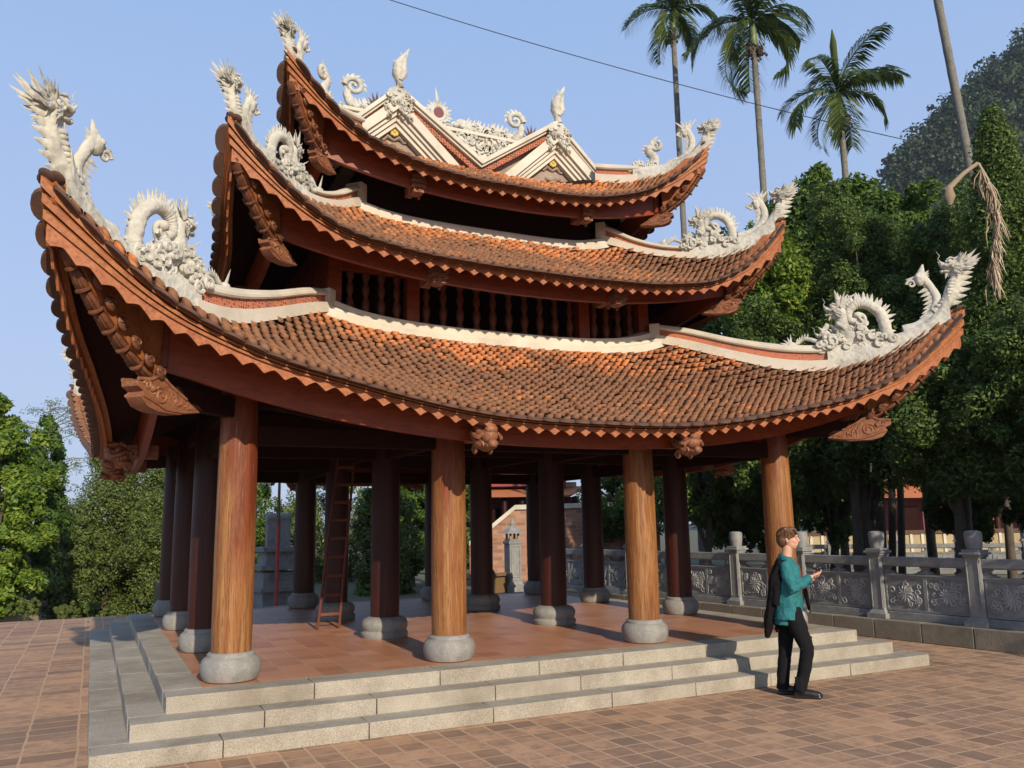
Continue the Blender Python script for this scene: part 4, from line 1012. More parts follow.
# left side, beyond the terrace edge
LW = -2.2
tree('broadleaf_tree', 'bright yellow-green broadleaf tree at the left edge', 'tree', (2, 385, 640, 52, 22), M['leaf_bright'], 21, 130, 230, .17, gz=LW, group='trees left of the terrace')
tree('broadleaf_tree', 'dark green leafy tree between the bright tree and the rounded junipers', 'tree', (32, 412, 600, 40, 26), M['leaf_mid'], 26, 110, 220, .17, gz=LW, group='trees left of the terrace')
for i, sp in enumerate(((108, 425, 690, 80, 35), (146, 446, 640, 56, 37), (62, 505, 630, 44, 33), (165, 478, 630, 48, 34), (205, 468, 630, 50, 40))):
    tree('juniper_tree', ('tall rounded juniper left of the rear corner column', 'rounded juniper touching the drooping corner of the lowest roof', 'low juniper mound nearest the left paving', 'juniper mound behind the far left column', 'juniper seen between the left columns')[i], 'tree', sp, M['leaf_juniper'], 30 + i, 260, 300, .12, 'cone' if i == 0 else 'ball', gz=LW, group='clipped junipers', aspect=.5, limbs=3)
# thin sparse tree against the sky
sp_root = empty('sparse_tree', tuple(at(56, 500, 45)[:2]) + (LW,), label='thin sparse tree with airy branches against the sky, far left', cat='tree')
o_ = np.array(sp_root.location); tips = []
m = MB(); base = np.array([0, 0, 0.]); top = at(50, 405, 45) - o_
m.tube([base, (base + top) / 2 + (.3, 0, 0), top], [.16, .1, .03], 8); gg = random.Random(5)
for i in range(26):
    t = gg.uniform(.55, 1); a = base + (top - base) * t; b = a + np.array([gg.uniform(-2.4, 2.4), gg.uniform(-1, 1), gg.uniform(0, .9)]); m.tube([a, (a + b) / 2 + (0, 0, .15), b], [.035, .025, .01], 5); tips.append(b); tips.append((a + b) / 2)
m.build('trunk', M['bark_grey'], sp_root)
V, F = leaf_cloud(np.array(tips), np.full(len(tips), .55), 60, .11, 5, squash=.5); fast_mesh('crown', V, F, M['leaf_juniper'], sp_root)
# low shrubs on the terrace edge
for i, sp in enumerate(((24, 597, 618, 16, 20), (66, 603, 619, 17, 19), (92, 602, 616, 12, 20))):
    tree('low_shrub', ('round shrub nearest the left edge of the paving', 'flat-topped shrub at the edge of the left paving', 'small shrub right of the flat-topped shrub')[i], 'shrub', sp, M['leaf_juniper'], 50 + i, 40, 160, .06, gz=-.9, group='low shrubs at the terrace edge', trunk_r=.02, limbs=2)
# greenery behind the pavilion
for i, (sp, mt, lb) in enumerate((((335, 430, 610, 52, 30), 'leaf_juniper', 'weeping tree with trailing foliage behind the stone stele'), ((250, 440, 620, 40, 33), 'leaf_mid', 'green tree behind the left front column'), ((412, 440, 590, 34, 27), 'leaf_mid', 'light green tree seen beside the second front column'), ((455, 430, 600, 40, 36), 'leaf_juniper', 'hazy tree behind the inner columns'), ((385, 470, 640, 40, 24), 'leaf_juniper', 'clipped bushy tree right of the ladder'), ((180, 430, 600, 60, 48), 'leaf_mid', 'distant green tree under the left eave'))):
    tree('garden_tree', lb, 'tree', sp, M[mt], 80 + i, 120, 200, .13, gz=LW, group='trees behind the pavilion')

# ---- palms
def frond(m, org, az, el, L, droop, seed, dead=False, seglen=.62):
    g = random.Random(seed); pts = []; p = np.array(org, float); e = el; n = 16
    for i in range(n + 1):
        pts.append(p.copy()); d = np.array([math.cos(az) * math.cos(e), math.sin(az) * math.cos(e), math.sin(e)]); p = p + d * L / n; e -= droop / n * (1 + .6 * i / n)
    m.tube(pts, np.linspace(.028, .008, n + 1), 5)
    side = np.array([-math.sin(az), math.cos(az), 0]); LV = []
    for i in range(2, n * 4 + 1):
        q = i / 4; k = min(int(q), n - 1); c = pts[k] + (pts[k + 1] - pts[k]) * (q - k); T = pts[k + 1] - pts[k]; T /= np.linalg.norm(T); u = q / n
        ll = seglen * (L / 1.8) * (math.sin(math.pi * min(1, .12 + u * .8)) ** .7) * g.uniform(.8, 1.1)
        for s in (-1, 1):
            dr = T * .62 + side * s * .75 + np.array([0, 0, .12 - .35 * g.random()]); dr /= np.linalg.norm(dr); w = .019 * (1 + .4 * g.random())
            wv = np.cross(dr, np.array([0, 0, 1.])) * .6 + T * .7; wv /= np.linalg.norm(wv) + 1e-9
            mid = c + dr * ll * .5 + np.array([0, 0, -.02]); end = c + dr * ll * .93 + np.array([0, 0, -.28 * ll - .08])
            w *= L / 1.8; m.add([c - wv * w * .5, c + wv * w * .5, mid + wv * w, mid - wv * w], [(0, 1, 2, 3)]); m.add([mid - wv * w, mid + wv * w, end + wv * w * .15, end - wv * w * .15], [(0, 1, 2, 3)])
def palm(label, crown_px, dep, seed, r=.075, L=1.75, nf=11, lean=(0, 0), spear=True):
    c = at(crown_px[0], crown_px[1], dep); root = empty('areca_palm', (c[0] + lean[0], c[1] + lean[1], GZ), label=label, cat='palm', group='slender areca palms')
    o = np.array(root.location); h = c - o; g = random.Random(seed)
    pts = [np.array([-lean[0] * t ** 1.4, -lean[1] * t ** 1.4, (h[2] - .9) * t + -.1 * (1 - t)]) + np.array([.05 * math.sin(3 * t + seed), 0, 0]) * (1 - t) for t in np.linspace(0, 1, 90)]
    rad = np.array([r * (1.15 - .25 * t) * (1 + (.05 if i % 3 == 0 else 0)) for i, t in enumerate(np.linspace(0, 1, 90))])
    MB().tube(pts, rad, 12).build('trunk', M['bark_grey'], root, smooth=60)
    a = pts[-1]; MB().tube([a, a + (0, 0, .1), a + (0, 0, .5), h - (0, 0, .02), h + (0, 0, .06)], [r * .9, r * 1.35, r * 1.1, r * .7, r * .3], 12).build('crownshaft', M['crownshaft'], root, smooth=60)
    for i in range(nf):
        az = i * 2.399 + seed; q = i / (nf - 1); el = R(70) - q * R(84) + g.uniform(-.1, .1); m = MB()
        frond(m, h + np.array([0, 0, .02 - .12 * q]), az, el, L * g.uniform(.82, 1.05), .75 + 1.25 * q + g.uniform(-.25, .25), seed * 31 + i); m.build('frond', M['leaf_palm'], root, smooth=0, fix=False)
    if spear: MB().tube([h, h + (-.02, 0, .8), h + (-.04, 0, 1.6), h + (-.03, 0, 2.1)], [.05, .13, .14, .02], 6, sq=(1, .4)).build('spear_leaf', M['leaf_palm'], root)
    for k in range(2):
        m = MB(); m.ball(a + np.array([.16 * math.cos(seed + 2.6 * k), .16 * math.sin(seed + 2.6 * k), -.14]), (.13, .13, .2)); b = a + np.array([.16 * math.cos(seed + 2.6 * k), .16 * math.sin(seed + 2.6 * k), -.02])
        m.tube([a, b], [.02, .015], 5)
        for i in range(60): m.ball(b + np.array([g.gauss(0, .09), g.gauss(0, .09), g.gauss(-.12, .12)]), 0.04, 5, 4)
        m.build('fruit_bunch', M['bark'], root, smooth=60)
    return root
palm('leftmost areca palm, its crown above the right tip of the top roof', (672, 10), 30, 1, .10, 2.25, 11)
palm('middle areca palm with two dark fruit bunches, top of crown cut by the frame', (752, 22), 27, 3, .105, 2.6, 11)
palm('areca palm with an upright spear leaf standing over the right trees', (838, 92), 26, 5, .10, 2.3, 11)
palm('nearest palm stem, bare and grey, leaning and running out of the top of the photo', (912, -140), 25, 7, .115, 2.4, 9, lean=(1.1, -.55))
# dead frond caught in the trees
o_ = at(978, 163, 14.2); dr = empty('dead_palm_frond', tuple(o_), label='dried brown palm frond hanging down in front of the dark cypress', cat='palm frond')
a1 = at(950, 187, 14.2) - o_; a0 = at(950, 205, 14.2) - o_
MB().tube([(0, 0, 0), a1 * .5 + (0, 0, .03), a1, (a0 + a1) / 2, a0], [.03, .035, .05, .09, .03], 8, sq=(1, .5)).build('dry_sheath', M['leaf_dead'], dr, smooth=60)
m = MB(); g_ = random.Random(8); rib = cr([tuple((at(x, y, 14.2) - o_)) for x, y in ((978, 163), (990, 185), (996, 220), (993, 255), (994, 290))], 16)
m.tube(rib, np.linspace(.025, .01, 16), 5)
for i in range(150):
    k = g_.randrange(1, 14); c = rib[k]; e = c + np.array([g_.uniform(-.16, .16), g_.uniform(-.14, .14), -g_.uniform(.3, .62)]); w = np.array([.014, 0, 0]); mid = (c + e) / 2 + np.array([g_.uniform(-.07, .07), g_.uniform(-.06, .06), 0])
    m.add([c - w, c + w, mid + w, mid - w], [(0, 1, 2, 3)]); m.add([mid - w, mid + w, e + w * .2, e - w * .2], [(0, 1, 2, 3)])
m.build('dry_leaflets', M['leaf_dead'], dr, smooth=0, fix=False)

# ---- limestone hill
def m_hill():
    t = NT('wooded_limestone'); n = t.noise(.16, 7, .75); a = t.ramp(n, [(.3, (.02, .035, .014)), (.5, (.045, .075, .024)), (.68, (.08, .11, .04)), (.8, (.16, .16, .13))])
    t.bump(t.noise(.5, 6, .7), 1, 2); return t.fin(a, 1)
M['hill'] = m_hill()
from mathutils import noise as mn
DH = 250; U = np.linspace(0, 1, 110); Vv = np.linspace(0, 1, 60); A = []; hp = []
for v in Vv:
    row = []
    for u in U:
        px = 898 + 330 * u; dep = DH + 150 * v
        ytop = np.interp(px, [898, 912, 917, 930, 962, 992, 1024, 1080, 1140, 1228], [560, 420, 150, 118, 84, 54, 24, -30, -60, -40])
        base = at(px, 384, DH); top = at(px, ytop, DH + 26)[2] + 2
        dirv = at(px, 384, 1.) - CAM; q = CAM + dirv * dep
        prof = min(1, v / .16) ** .62 if v < .16 else 1 - .5 * (v - .16)
        z = -2 + (top + 2) * prof * (.94 if v < .5 else 1)
        nz = mn.fractal(Vector((q[0] * .035, q[1] * .035, z * .035)), .6, 2, 6) * 9
        row.append((q[0] + nz * .7, q[1] - nz * .8, z + nz * .75)); 
    A.append(row)
hl = MB().grid(A).build('limestone_hill', M['hill'], smooth=80); tag(hl, kind='structure')
AA = np.array(A).reshape(-1, 3); gh = np.random.default_rng(3)
vis = np.array(A)[:26].reshape(-1, 3); idx = gh.integers(0, len(vis), 15000); cen = vis[idx] + gh.normal(0, 2.0, (15000, 3)); 
V, F = leaf_cloud(cen, gh.uniform(1.2, 3.4, 15000), 22, 1.25, 9, aspect=.75)
tag(fast_mesh('hillside_trees', V, F, M['leaf_hill']), kind='stuff')

# ------------------------------------------------------------------ stone balustrades
def relief_panel(w, h, seed, y):
    m = MB(); g = random.Random(seed); m.box((0, 0, h / 2), (w, .07, h)); fr = .028
    for s in (-1, 1): m.box((s * (w / 2 - fr / 2), y, h / 2), (fr, .03, h)); m.box((0, y, h / 2 + s * (h / 2 - fr / 2)), (w - 2 * fr, .03, fr))
    return m
def relief(w, h, seed, y):
    m = MB(); g = random.Random(seed)
    for i in range(30):
        x = g.uniform(-w / 2 + .09, w / 2 - .09); z = g.uniform(.09, h - .09); rd = g.uniform(.035, .065); an = g.uniform(0, 6.3); d_ = g.choice((-1, 1))
        m.tube([(x + d_ * math.cos(an + th) * rd * (1 - th / 9), y, z + math.sin(an + th) * rd * (1 - th / 9)) for th in np.linspace(0, 6, 9)], .013, 5)
    for k in range(12): a = k * math.pi / 6; m.tube([(0, y, h / 2), (.09 * math.cos(a), y + (.008 if y > 0 else -.008), h / 2 + .09 * math.sin(a)), (.15 * math.cos(a + .25), y, h / 2 + .15 * math.sin(a + .25))], [.02, .024, .006], 5)
    m.ball((0, y, h / 2), (.05, .025, .05), 12, 6)
    return m
def balustrade(label, pts, sideY=-1, z0=-.13, plinth=True, zmax=1.21):
    p0 = pts[0]; root = empty('stone_balustrade', (p0[0], p0[1], z0), label=label, cat='balustrade'); o = Vector((p0[0], p0[1], 0))
    pil = MB(); pil.box((0, 0, .04), (.34, .34, .08)); pil.box((0, 0, .1), (.30, .30, .05), taper=.8); pil.box((0, 0, .56), (.215, .215, .9))
    for s in (-1, 1):
        for ax in (0, 1):
            for q in (-1, 1):
                pil.box(((q * .085, s * .11, .55) if ax else (s * .11, q * .085, .55)), ((.018, .016, .78) if ax else (.016, .018, .78)))
    pil.box((0, 0, .99), (.25, .25, .04)); pil.box((0, 0, 1.025), (.31, .31, .035)); pil.box((0, 0, 1.06), (.26, .26, .035))
    pil.lathe([(.10, 1.075), (.105, 1.1), (.118, 1.2), (.122, 1.3), (.112, 1.335), (.06, 1.35)], n=14)
    pm = pil.build('pillar', M['bluestone'], root, smooth=30, bevel=.006); first = True; pan = None
    for i, p in enumerate(pts):
        q = pm if i == 0 else pm.copy()
        if i: col.objects.link(q)
        q.location = (p[0] - o.x, p[1] - o.y, 0)
        if i == len(pts) - 1: break
        n = pts[i + 1]; dx, dy = n[0] - p[0], n[1] - p[1]; L = math.hypot(dx, dy); a = math.atan2(dy, dx); q.rotation_euler = (0, 0, a); c = Vector(((p[0] + n[0]) / 2 - o.x, (p[1] + n[1]) / 2 - o.y, 0))
        rl = MB(); rl.box((0, 0, .885), (L - .2, .15, .13)); rl.box((0, 0, .82), (L - .2, .11, .03)); rl.box((0, 0, .06), (L - .3, .16, .12)); rl.box((0, 0, .675), (L - .2, .12, .03))
        q = rl.build('rail', M['bluestone'], root, smooth=0, bevel=.008); q.location = c; q.rotation_euler = (0, 0, a)
        for x in (-(L / 2 - .15), 0, L / 2 - .15):
            cb = MB()
            for k, (w, z) in enumerate(((.38, .70), (.28, .725), (.16, .755), (.2, .79))): cb.ball((x, 0, z), (w / 2, .045, .022), 12, 6)
            q = cb.build('cloud_bracket', M['bluestone'], root, smooth=60); q.location = c; q.rotation_euler = (0, 0, a)
        w = (L - .24) / 2
        for s in (-1, 1):
            b = relief_panel(w, .53, i * 2 + (s > 0), .036 * sideY).build('relief_panel', M['bluestone'], root, smooth=40)
            relief(w, .53, i * 2 + (s > 0), .04 * sideY).build('carved_relief', M['relief'], b, smooth=50)
            b.location = c + Vector((math.cos(a), math.sin(a), 0)) * (s * w / 2) + Vector((0, 0, .13)); b.rotation_euler = (0, 0, a)
    if plinth:
        m = MB(); g = random.Random(2)
        for i in range(len(pts) - 1):
            p, n = pts[i], pts[i + 1]; dx, dy = n[0] - p[0], n[1] - p[1]; L = math.hypot(dx, dy); a = math.atan2(dy, dx)
            for k in range(2):
                t = (k + .5) / 2; m.box((p[0] + dx * t - o.x, p[1] + dy * t - o.y, -.145), (L / 2 - .008, .5, .29), rz=a)
        m.build('plinth', M['plinth'], root, smooth=0, bevel=.012)
    return root
ys = [-5.3, -3.75, -2.2, -.6, .97, 2.45, 3.95, 5.5, 7.0, 8.55, 10.1]
balustrade('long grey carved stone balustrade on a mossy plinth beside the paved yard', [(10.15 - .104 * y, y) for y in ys], sideY=1)
bb = [at(x, 535, d)[:2] for x, d in ((770, 29), (830, 28.3), (893, 27.6), (958, 27), (1025, 26.4), (1095, 25.8))]
balustrade('distant dark balustrade in the garden, in front of the ochre wall', [tuple(b) for b in bb], sideY=-1, z0=-.37, plinth=False)
# lantern pillar
lp = empty('stone_lantern', (9.4, 12.9, GZ), label='grey stone lantern with peaked cap near the far end of the long balustrade', cat='stone lantern')
m = MB(); m.box((0, 0, .1), (.52, .52, .2)); m.box((0, 0, .24), (.44, .44, .1), taper=.85); m.box((0, 0, .8), (.36, .36, 1.02)); m.box((0, 0, 1.35), (.42, .42, .08))
for s in (-1, 1):
    m.box((s * .13, -.185, .82), (.03, .03, .9)); m.box((0, -.185, .82 + s * .42), (.26, .03, .03))
m.build('pedestal', M['bluestone'], lp, smooth=0, bevel=.01)
m = MB(); [m.box((sx * .12, sy * .12, 1.5), (.05, .05, .24)) for sx in (-1, 1) for sy in (-1, 1)]; m.box((0, 0, 1.42), (.34, .34, .05)); m.build('lamp_house', M['bluestone'], lp, smooth=0)
MB().lathe([(.36, 1.6), (.33, 1.64), (.22, 1.7), (.12, 1.78), (.06, 1.82), (.08, 1.88), (.05, 1.95), (.01, 2.02)], n=8).build('cap', M['bluestone'], lp, smooth=0)
# stele and pole
st = empty('stone_stele', (2.83, 12.6, GZ), rz=.15, label='tiered grey stone stele with twin slabs behind the left columns', cat='stele')
m = MB()
for z, h, w in ((.2, .4, 1.15), (.44, .1, 1.32), (.68, .4, 1.12), (1.0, .12, 1.3), (1.22, .36, .95), (1.46, .12, 1.16)): m.box((0, 0, z), (w, w * .8, h))
for i in range(14): spiral(m, (-.45 + .07 * i, .7 + .06 * (i % 3)), .05, 1.2, .014, i, 1, 12, -.455)
m.build('tiered_base', M['bluestone'], st, smooth=0, bevel=.015)
for s in (-1, 1):
    st.scale = (.8, .8, .93)
    m = MB(); m.box((s * .21, 0, 1.87), (.3, .22, .72)); m.tube([(s * .21 - .17, 0, 2.27), (s * .21 + .17, 0, 2.27)], .13, 14); m.build('slab', M['bluestone'], st, smooth=30, bevel=.012)
fp = empty('flag_pole', (2.72, 12.0, GZ), label='thin pole, red below and pale above, in front of the stone stele', cat='pole')
MB().tube([(0, 0, 0), (0, 0, 1.95)], [.045, .04], 10).build('red_shaft', M['redpaint'], fp); MB().tube([(0, 0, 1.95), (0, 0, 4.2)], [.035, .03], 10).build('pale_shaft', M['cardboard'], fp)
# cardboard box by the lantern
bx_ = empty('cardboard_box', (8.85, 12.9, GZ), rz=.3, label='open brown cardboard box standing left of the stone lantern', cat='box')
MB().box((0, 0, .24), (.5, .42, .48)).build('carton', M['cardboard'], bx_, smooth=0)
m = MB(); m.box((-.2, 0, .55), (.2, .42, .012), ry=.9); m.box((0, -.25, .5), (.5, .14, .012), rx=.6); m.build('flap', M['cardboard'], bx_, smooth=0)

# ------------------------------------------------------------------ background buildings and walls
def frame_at(px, dep, z=GZ):
    p = at(px, 500, dep); return p
RX = Vector((RT[0], RT[1], 0)).normalized(); rzv = math.atan2(RX.y, RX.x)
def zat(px, y, dep): return float(at(px, y, dep)[2])
sw = empty('brick_ramp_wall', tuple(at(540, 560, 27)[:2]) + (GZ,), rz=rzv, label='laterite brick wall with sloping pale coping behind the stone lantern', cat='wall')
k_ = 27 / FPX; poly = [((470 - 540) * k_, 0), ((470 - 540) * k_, zat(470, 545, 27) - GZ), ((494 - 540) * k_, zat(494, 527, 27) - GZ), ((516 - 540) * k_, zat(516, 509, 27) - GZ), ((660 - 540) * k_, zat(660, 505, 27) - GZ), ((660 - 540) * k_, 0)]
MB().prism(poly, -.2, .2).build('wall', M['wallbrick'], sw, smooth=0)
m = MB()
for i in (1, 2, 3):
    a, b = poly[i], poly[i + 1]
    m.prism([(a[0], a[1] - .02), (b[0], b[1] - .02), (b[0], b[1] + .13), (a[0], a[1] + .13)], -.28, .28)
m.build('coping', M['band'], sw, smooth=0)
def temple(px0, px1, dep, ye, yr, ytop, label, wallmat, rz=rzv):
    k = dep / FPX; pc = (px0 + px1) / 2; root = empty('temple_hall', tuple(at(pc, 520, dep)[:2]) + (GZ,), rz=rz, label=label, cat='temple')
    w = (px1 - px0) * k / 2; ze = zat(pc, ye, dep) - GZ; zr = zat(pc, yr, dep) - GZ; zt = zat(pc, ytop, dep) - GZ
    MB().box((0, 3, ze / 2), (2 * w * .86, 4.5, ze)).build('wall', wallmat, root, smooth=0)
    m = MB(); nn = 24; G = []
    for j in range(9):
        q = j / 8; row = []
        for i in range(nn + 1):
            u = -1 + 2 * i / nn; lift = .5 * abs(u) ** 6 * (1 - q); row.append((u * w * (1.02 - .16 * q), -.4 + 3.2 * q, ze + (zr - ze) * (q * .8 + .2 * q * q) + lift))
        G.append(row)
    m.grid(G); G2 = [[(x, 6 - y, z) for x, y, z in r] for r in G]; m.grid(G2); m.build('lower_roof', M['tile'], root, smooth=0)
    m = MB(); m.box((0, 2.8, zr + .08), (2 * w * .88, .4, .22)); m.build('ridge', M['band'], root, smooth=0)
    MB().box((0, 3, (zr + zt) / 2), (2 * w * .7, 2.4, zt - zr)).build('upper_wall', M['red_plaster'], root, smooth=0)
    m = MB(); m.prism([(-w * .9, zt), (w * .9, zt), (w * .8, zt + 1.2), (-w * .8, zt + 1.2)], 1.4, 4.6); m.build('upper_roof', M['tile'], root, smooth=0)
    for i in range(7): MB().lathe([(.16, 0), (.15, ze)], (-w * .8 + 1.6 * w * i / 6, .1, 0), 12).build('column', M['wood_red'], root)
    m = MB()
    for i in range(6): m.box((-w * .8 + 1.6 * w * (i + .5) / 6, .72, ze * .45), (1.0, .06, ze * .8))
    m.build('dark_doors', M['wood_dark'], root, smooth=0)
    return root
temple(455, 590, 38, 497, 484, 474, 'temple hall with orange tiled roof and white ridge behind the pavilion', M['red_plaster'])
temple(840, 1090, 48, 497, 478, 470, 'dark red hall behind the trees on the right', M['red_plaster'])
ow = empty('ochre_garden_wall', tuple(at(920, 530, 38)[:2]) + (GZ,), rz=rzv, label='sunlit ochre garden wall seen between the dark tree trunks', cat='wall')
MB().box((0, 0, .55), (14, .25, 1.1)).build('wall', M['yellow_wall'], ow, smooth=0)
m = MB(); [m.box((-7 + .5 * i, -.15, .6), (.12, .06, 1.25)) for i in range(29)]; m.build('pilasters', M['band'], ow, smooth=0); MB().box((0, 0, 1.2), (14.2, .4, .16)).build('coping', M['tile_dark'], ow, smooth=0)
lh = empty('low_house', tuple(at(-28, 610, 24)[:2]) + (LW,), rz=rzv, label='pale low house with a brown roof edge at the far left, below the terrace', cat='house')
MB().box((0, 0, .7), (2.2, 3, 1.35)).build('wall', M['yellow_wall'], lh, smooth=0); MB().box((0, 0, 1.5), (2.5, 3.3, .16)).build('roof', M['tile_dark'], lh, smooth=0, bevel=.02)
# slender pale trunks and thin pole in the garden
for i, (px, dep, lean_) in enumerate(((866, 22, .2), (880, 24, -.1), (905, 21, -.6), (912, 21.5, -.5))):
    b = at(px, 545, dep); r_ = tag(MB().tube([(b[0] + lean_, b[1], GZ - .1), (b[0] + lean_ * .5, b[1], 2), (b[0], b[1], 4.6)], [.10, .085, .06], 9).build('bare_tree_trunk', M['bark_grey' if i < 2 else 'bark']), ('slim pale trunk left of the second balustrade pillar', 'slim pale trunk right of the second balustrade pillar', 'dark leaning trunk between the two right pillars', 'dark leaning trunk close beside its twin')[i], 'tree trunk', 'bare trunks behind the balustrade')
# ------------------------------------------------------------------ cable
a = at(330, -16, 26); b = at(1010, 166, 26); cb = []
for t in np.linspace(0, 1, 40): p = a + (b - a) * t; p = p - np.array([0, 0, .35 * 4 * t * (1 - t)]) + np.array([0, 0, .12]); cb.append(p)
tag(MB().tube(cb, .014, 5).build('overhead_cable', M['cable']), 'thin black cable crossing the sky above the top roof', 'cable')

# ------------------------------------------------------------------ ladder
ld = empty('wooden_ladder', (1.83, 3.52, 0), label='reddish wooden ladder leaning up between the columns under the roof', cat='ladder')
tp = np.array((.40, .55, 2.75))
for s in (-1, 1):
    MB().tube([(s * .155, -.0, 0), tp + (s * .125, 0, 0)], [.026, .022], 8, sq=(1, .8)).build('stile', M['ladder'], ld)
for i in range(10):
    t = (i + .75) / 10.3; c = tp * t; w = .155 - .03 * t; MB().box(c, (2 * w, .03, .045)).build('rung', M['ladder'], ld, smooth=0, bevel=.006)

# ------------------------------------------------------------------ man
def shear(m):
    for v in m.v: t = np.clip((v[:, 2] - .45) / .8, 0, 1); v[:, 0] += .085 * t * t * (3 - 2 * t)
    return m
def organic(m, name, mat, parent, vox=.008, it=3, disp=0):
    shear(m)
    o = m.build(name, mat, parent, smooth=0, fix=True); o.data.polygons.foreach_set('use_smooth', [True] * len(o.data.polygons))
    r_ = o.modifiers.new('union', 'REMESH'); r_.mode = 'VOXEL'; r_.voxel_size = vox; r_.use_smooth_shade = True
    s_ = o.modifiers.new('soft', 'SMOOTH'); s_.factor = .5; s_.iterations = it
    if disp:
        tx = bpy.data.textures.new('folds', 'CLOUDS'); tx.noise_scale = .09; d_ = o.modifiers.new('folds', 'DISPLACE'); d_.texture = tx; d_.strength = disp; d_.mid_level = .5
    return o
pr0 = empty('person', (5.50, -1.74, GZ), rz=math.atan2(-.69, .72), label='man in teal shirt and black trousers looking at a phone in his hands', cat='person')
m = MB()
# head (x forward, right side is -y)
hc = np.array((-.045, 0, 1.635))
m.ball(hc + (-.012, 0, .02), (.098, .075, .098), 20, 14); m.ball(hc + (.025, 0, -.05), (.066, .056, .062), 16, 10); m.ball(hc + (.045, 0, -.088), (.032, .034, .022), 12, 8)
m.tube([hc + p for p in ((.078, 0, .028), (.09, 0, .005), (.105, 0, -.018), (.092, 0, -.03))], [.012, .014, .017, .012], 8); m.ball(hc + (.084, 0, .035), (.016, .045, .012), 10, 6)
m.ball(hc + (.083, 0, -.05), (.014, .025, .008), 10, 6); m.ball(hc + (.08, 0, -.063), (.014, .022, .008), 10, 6)
for s in (-1, 1):
    m.ball(hc + (-.015, s * .076, -.01), (.02, .01, .03), 10, 8); m.ball(hc + (.055, s * .036, -.02), (.03, .022, .03))
m.tube([(-.085, 0, 1.40), (-.075, 0, 1.48), (-.06, 0, 1.56)], [.062, .056, .055], 14)
# trunk and limbs below the clothes
m.tube([(-.06, 0, .90), (-.06, 0, 1.02), (-.075, 0, 1.2), (-.09, 0, 1.34), (-.085, 0, 1.41)], [.13, .12, .135, .14, .07], 16, sq=(.75, 1.05), ref=(1, 0, 0))
def limb(pts, rad, mm=m): mm.tube(pts, rad, 12)
RA = [(-.10, -.17, 1.385), (-.075, -.215, 1.25), (-.03, -.235, 1.115), (.07, -.18, 1.18), (.165, -.10, 1.245)]
LA = [(-.09, .17, 1.385), (-.05, .21, 1.25), (.0, .22, 1.11), (.09, .15, 1.16), (.18, .065, 1.215)]
limb(RA, [.052, .045, .038, .036, .026]); limb(LA, [.052, .045, .038, .036, .026])
RL = [(-.05, -.085, .92), (.06, -.09, .70), (.150, -.09, .505), (.11, -.09, .30), (.045, -.09, .085)]
LL = [(-.06, .085, .92), (-.065, .085, .70), (-.07, .085, .48), (-.10, .085, .28), (-.12, .085, .085)]
limb(RL, [.085, .075, .055, .05, .036]); limb(LL, [.085, .075, .055, .05, .036])
# hands round the phone
def hand(w, fdir, s, m=m):
    w = np.array(w); f = np.array(fdir, float); f /= np.linalg.norm(f); sd = np.array((0, s, 0.)); sd = sd - f * (sd @ f); sd /= np.linalg.norm(sd); nn_ = np.cross(f, sd)
    if nn_[2] < 0: nn_ = -nn_
    m.tube([w, w + f * .035, w + f * .075], [.025, .036, .036], 12, sq=(.45, 1), ref=tuple(nn_))
    for i in range(4):
        L = (.062, .072, .068, .054)[i]; b = w + f * .075 + sd * (.028 - .0185 * i) * 1.0; up_ = nn_
        m.tube([b - f * .01, b + f * L * .45 + up_ * .006, b + f * L * .75 + up_ * .028, b + f * L * .7 + up_ * .05], [.0095, .009, .008, .007], 8)
    tb = w + f * .03 + sd * .03
    m.tube([tb, tb + f * .03 + sd * .022 + nn_ * .012, tb + f * .055 + sd * .012 + nn_ * .035], [.012, .0105, .0085], 8)
hand((.17, -.095, 1.25), (.75, .55, .30), 1); hand((.185, .06, 1.22), (.6, -.55, .42), -1)
body = organic(m, 'body', M['skin'], pr0, .0065, 2)
for s in (-1, 1):
    shear(MB().ball(hc + (.072, s * .03, .008), (.01, .012, .0075), 8, 6)).build('eye', M['hair'], pr0)
# hair
m = MB(); m.ball(hc + (-.022, 0, .045), (.108, .086, .088), 18, 12); m.ball(hc + (-.06, 0, -.01), (.07, .08, .085), 16, 10); g_ = random.Random(2)
for i in range(46):
    a = g_.uniform(-1.3, 1.3); p = hc + np.array((-.01 + .04 * math.cos(a), .07 * math.sin(a), .12)); e = hc + np.array((-.02 + g_.uniform(-.1, .09), .085 * math.sin(a * 1.2), g_.uniform(.03, .07)))
    m.tube([p, (p + e) / 2 + (0, .012 * math.sin(a), .02), e], [.016, .018, .01], 6)
for i in range(14):
    y = -.06 + .12 * i / 13; m.tube([hc + (.03, y, .12), hc + (.07, y, .105), hc + (.088, y * 1.05, .06 + .01 * math.sin(i * 2))], [.016, .016, .007], 6)
for s in (-1, 1): m.tube([hc + (-.0, s * .075, .06), hc + (.0, s * .082, .02), hc + (.004, s * .08, -.012)], [.014, .012, .007], 6)
organic(m, 'hair', M['hair'], pr0, .006, 1, .008)
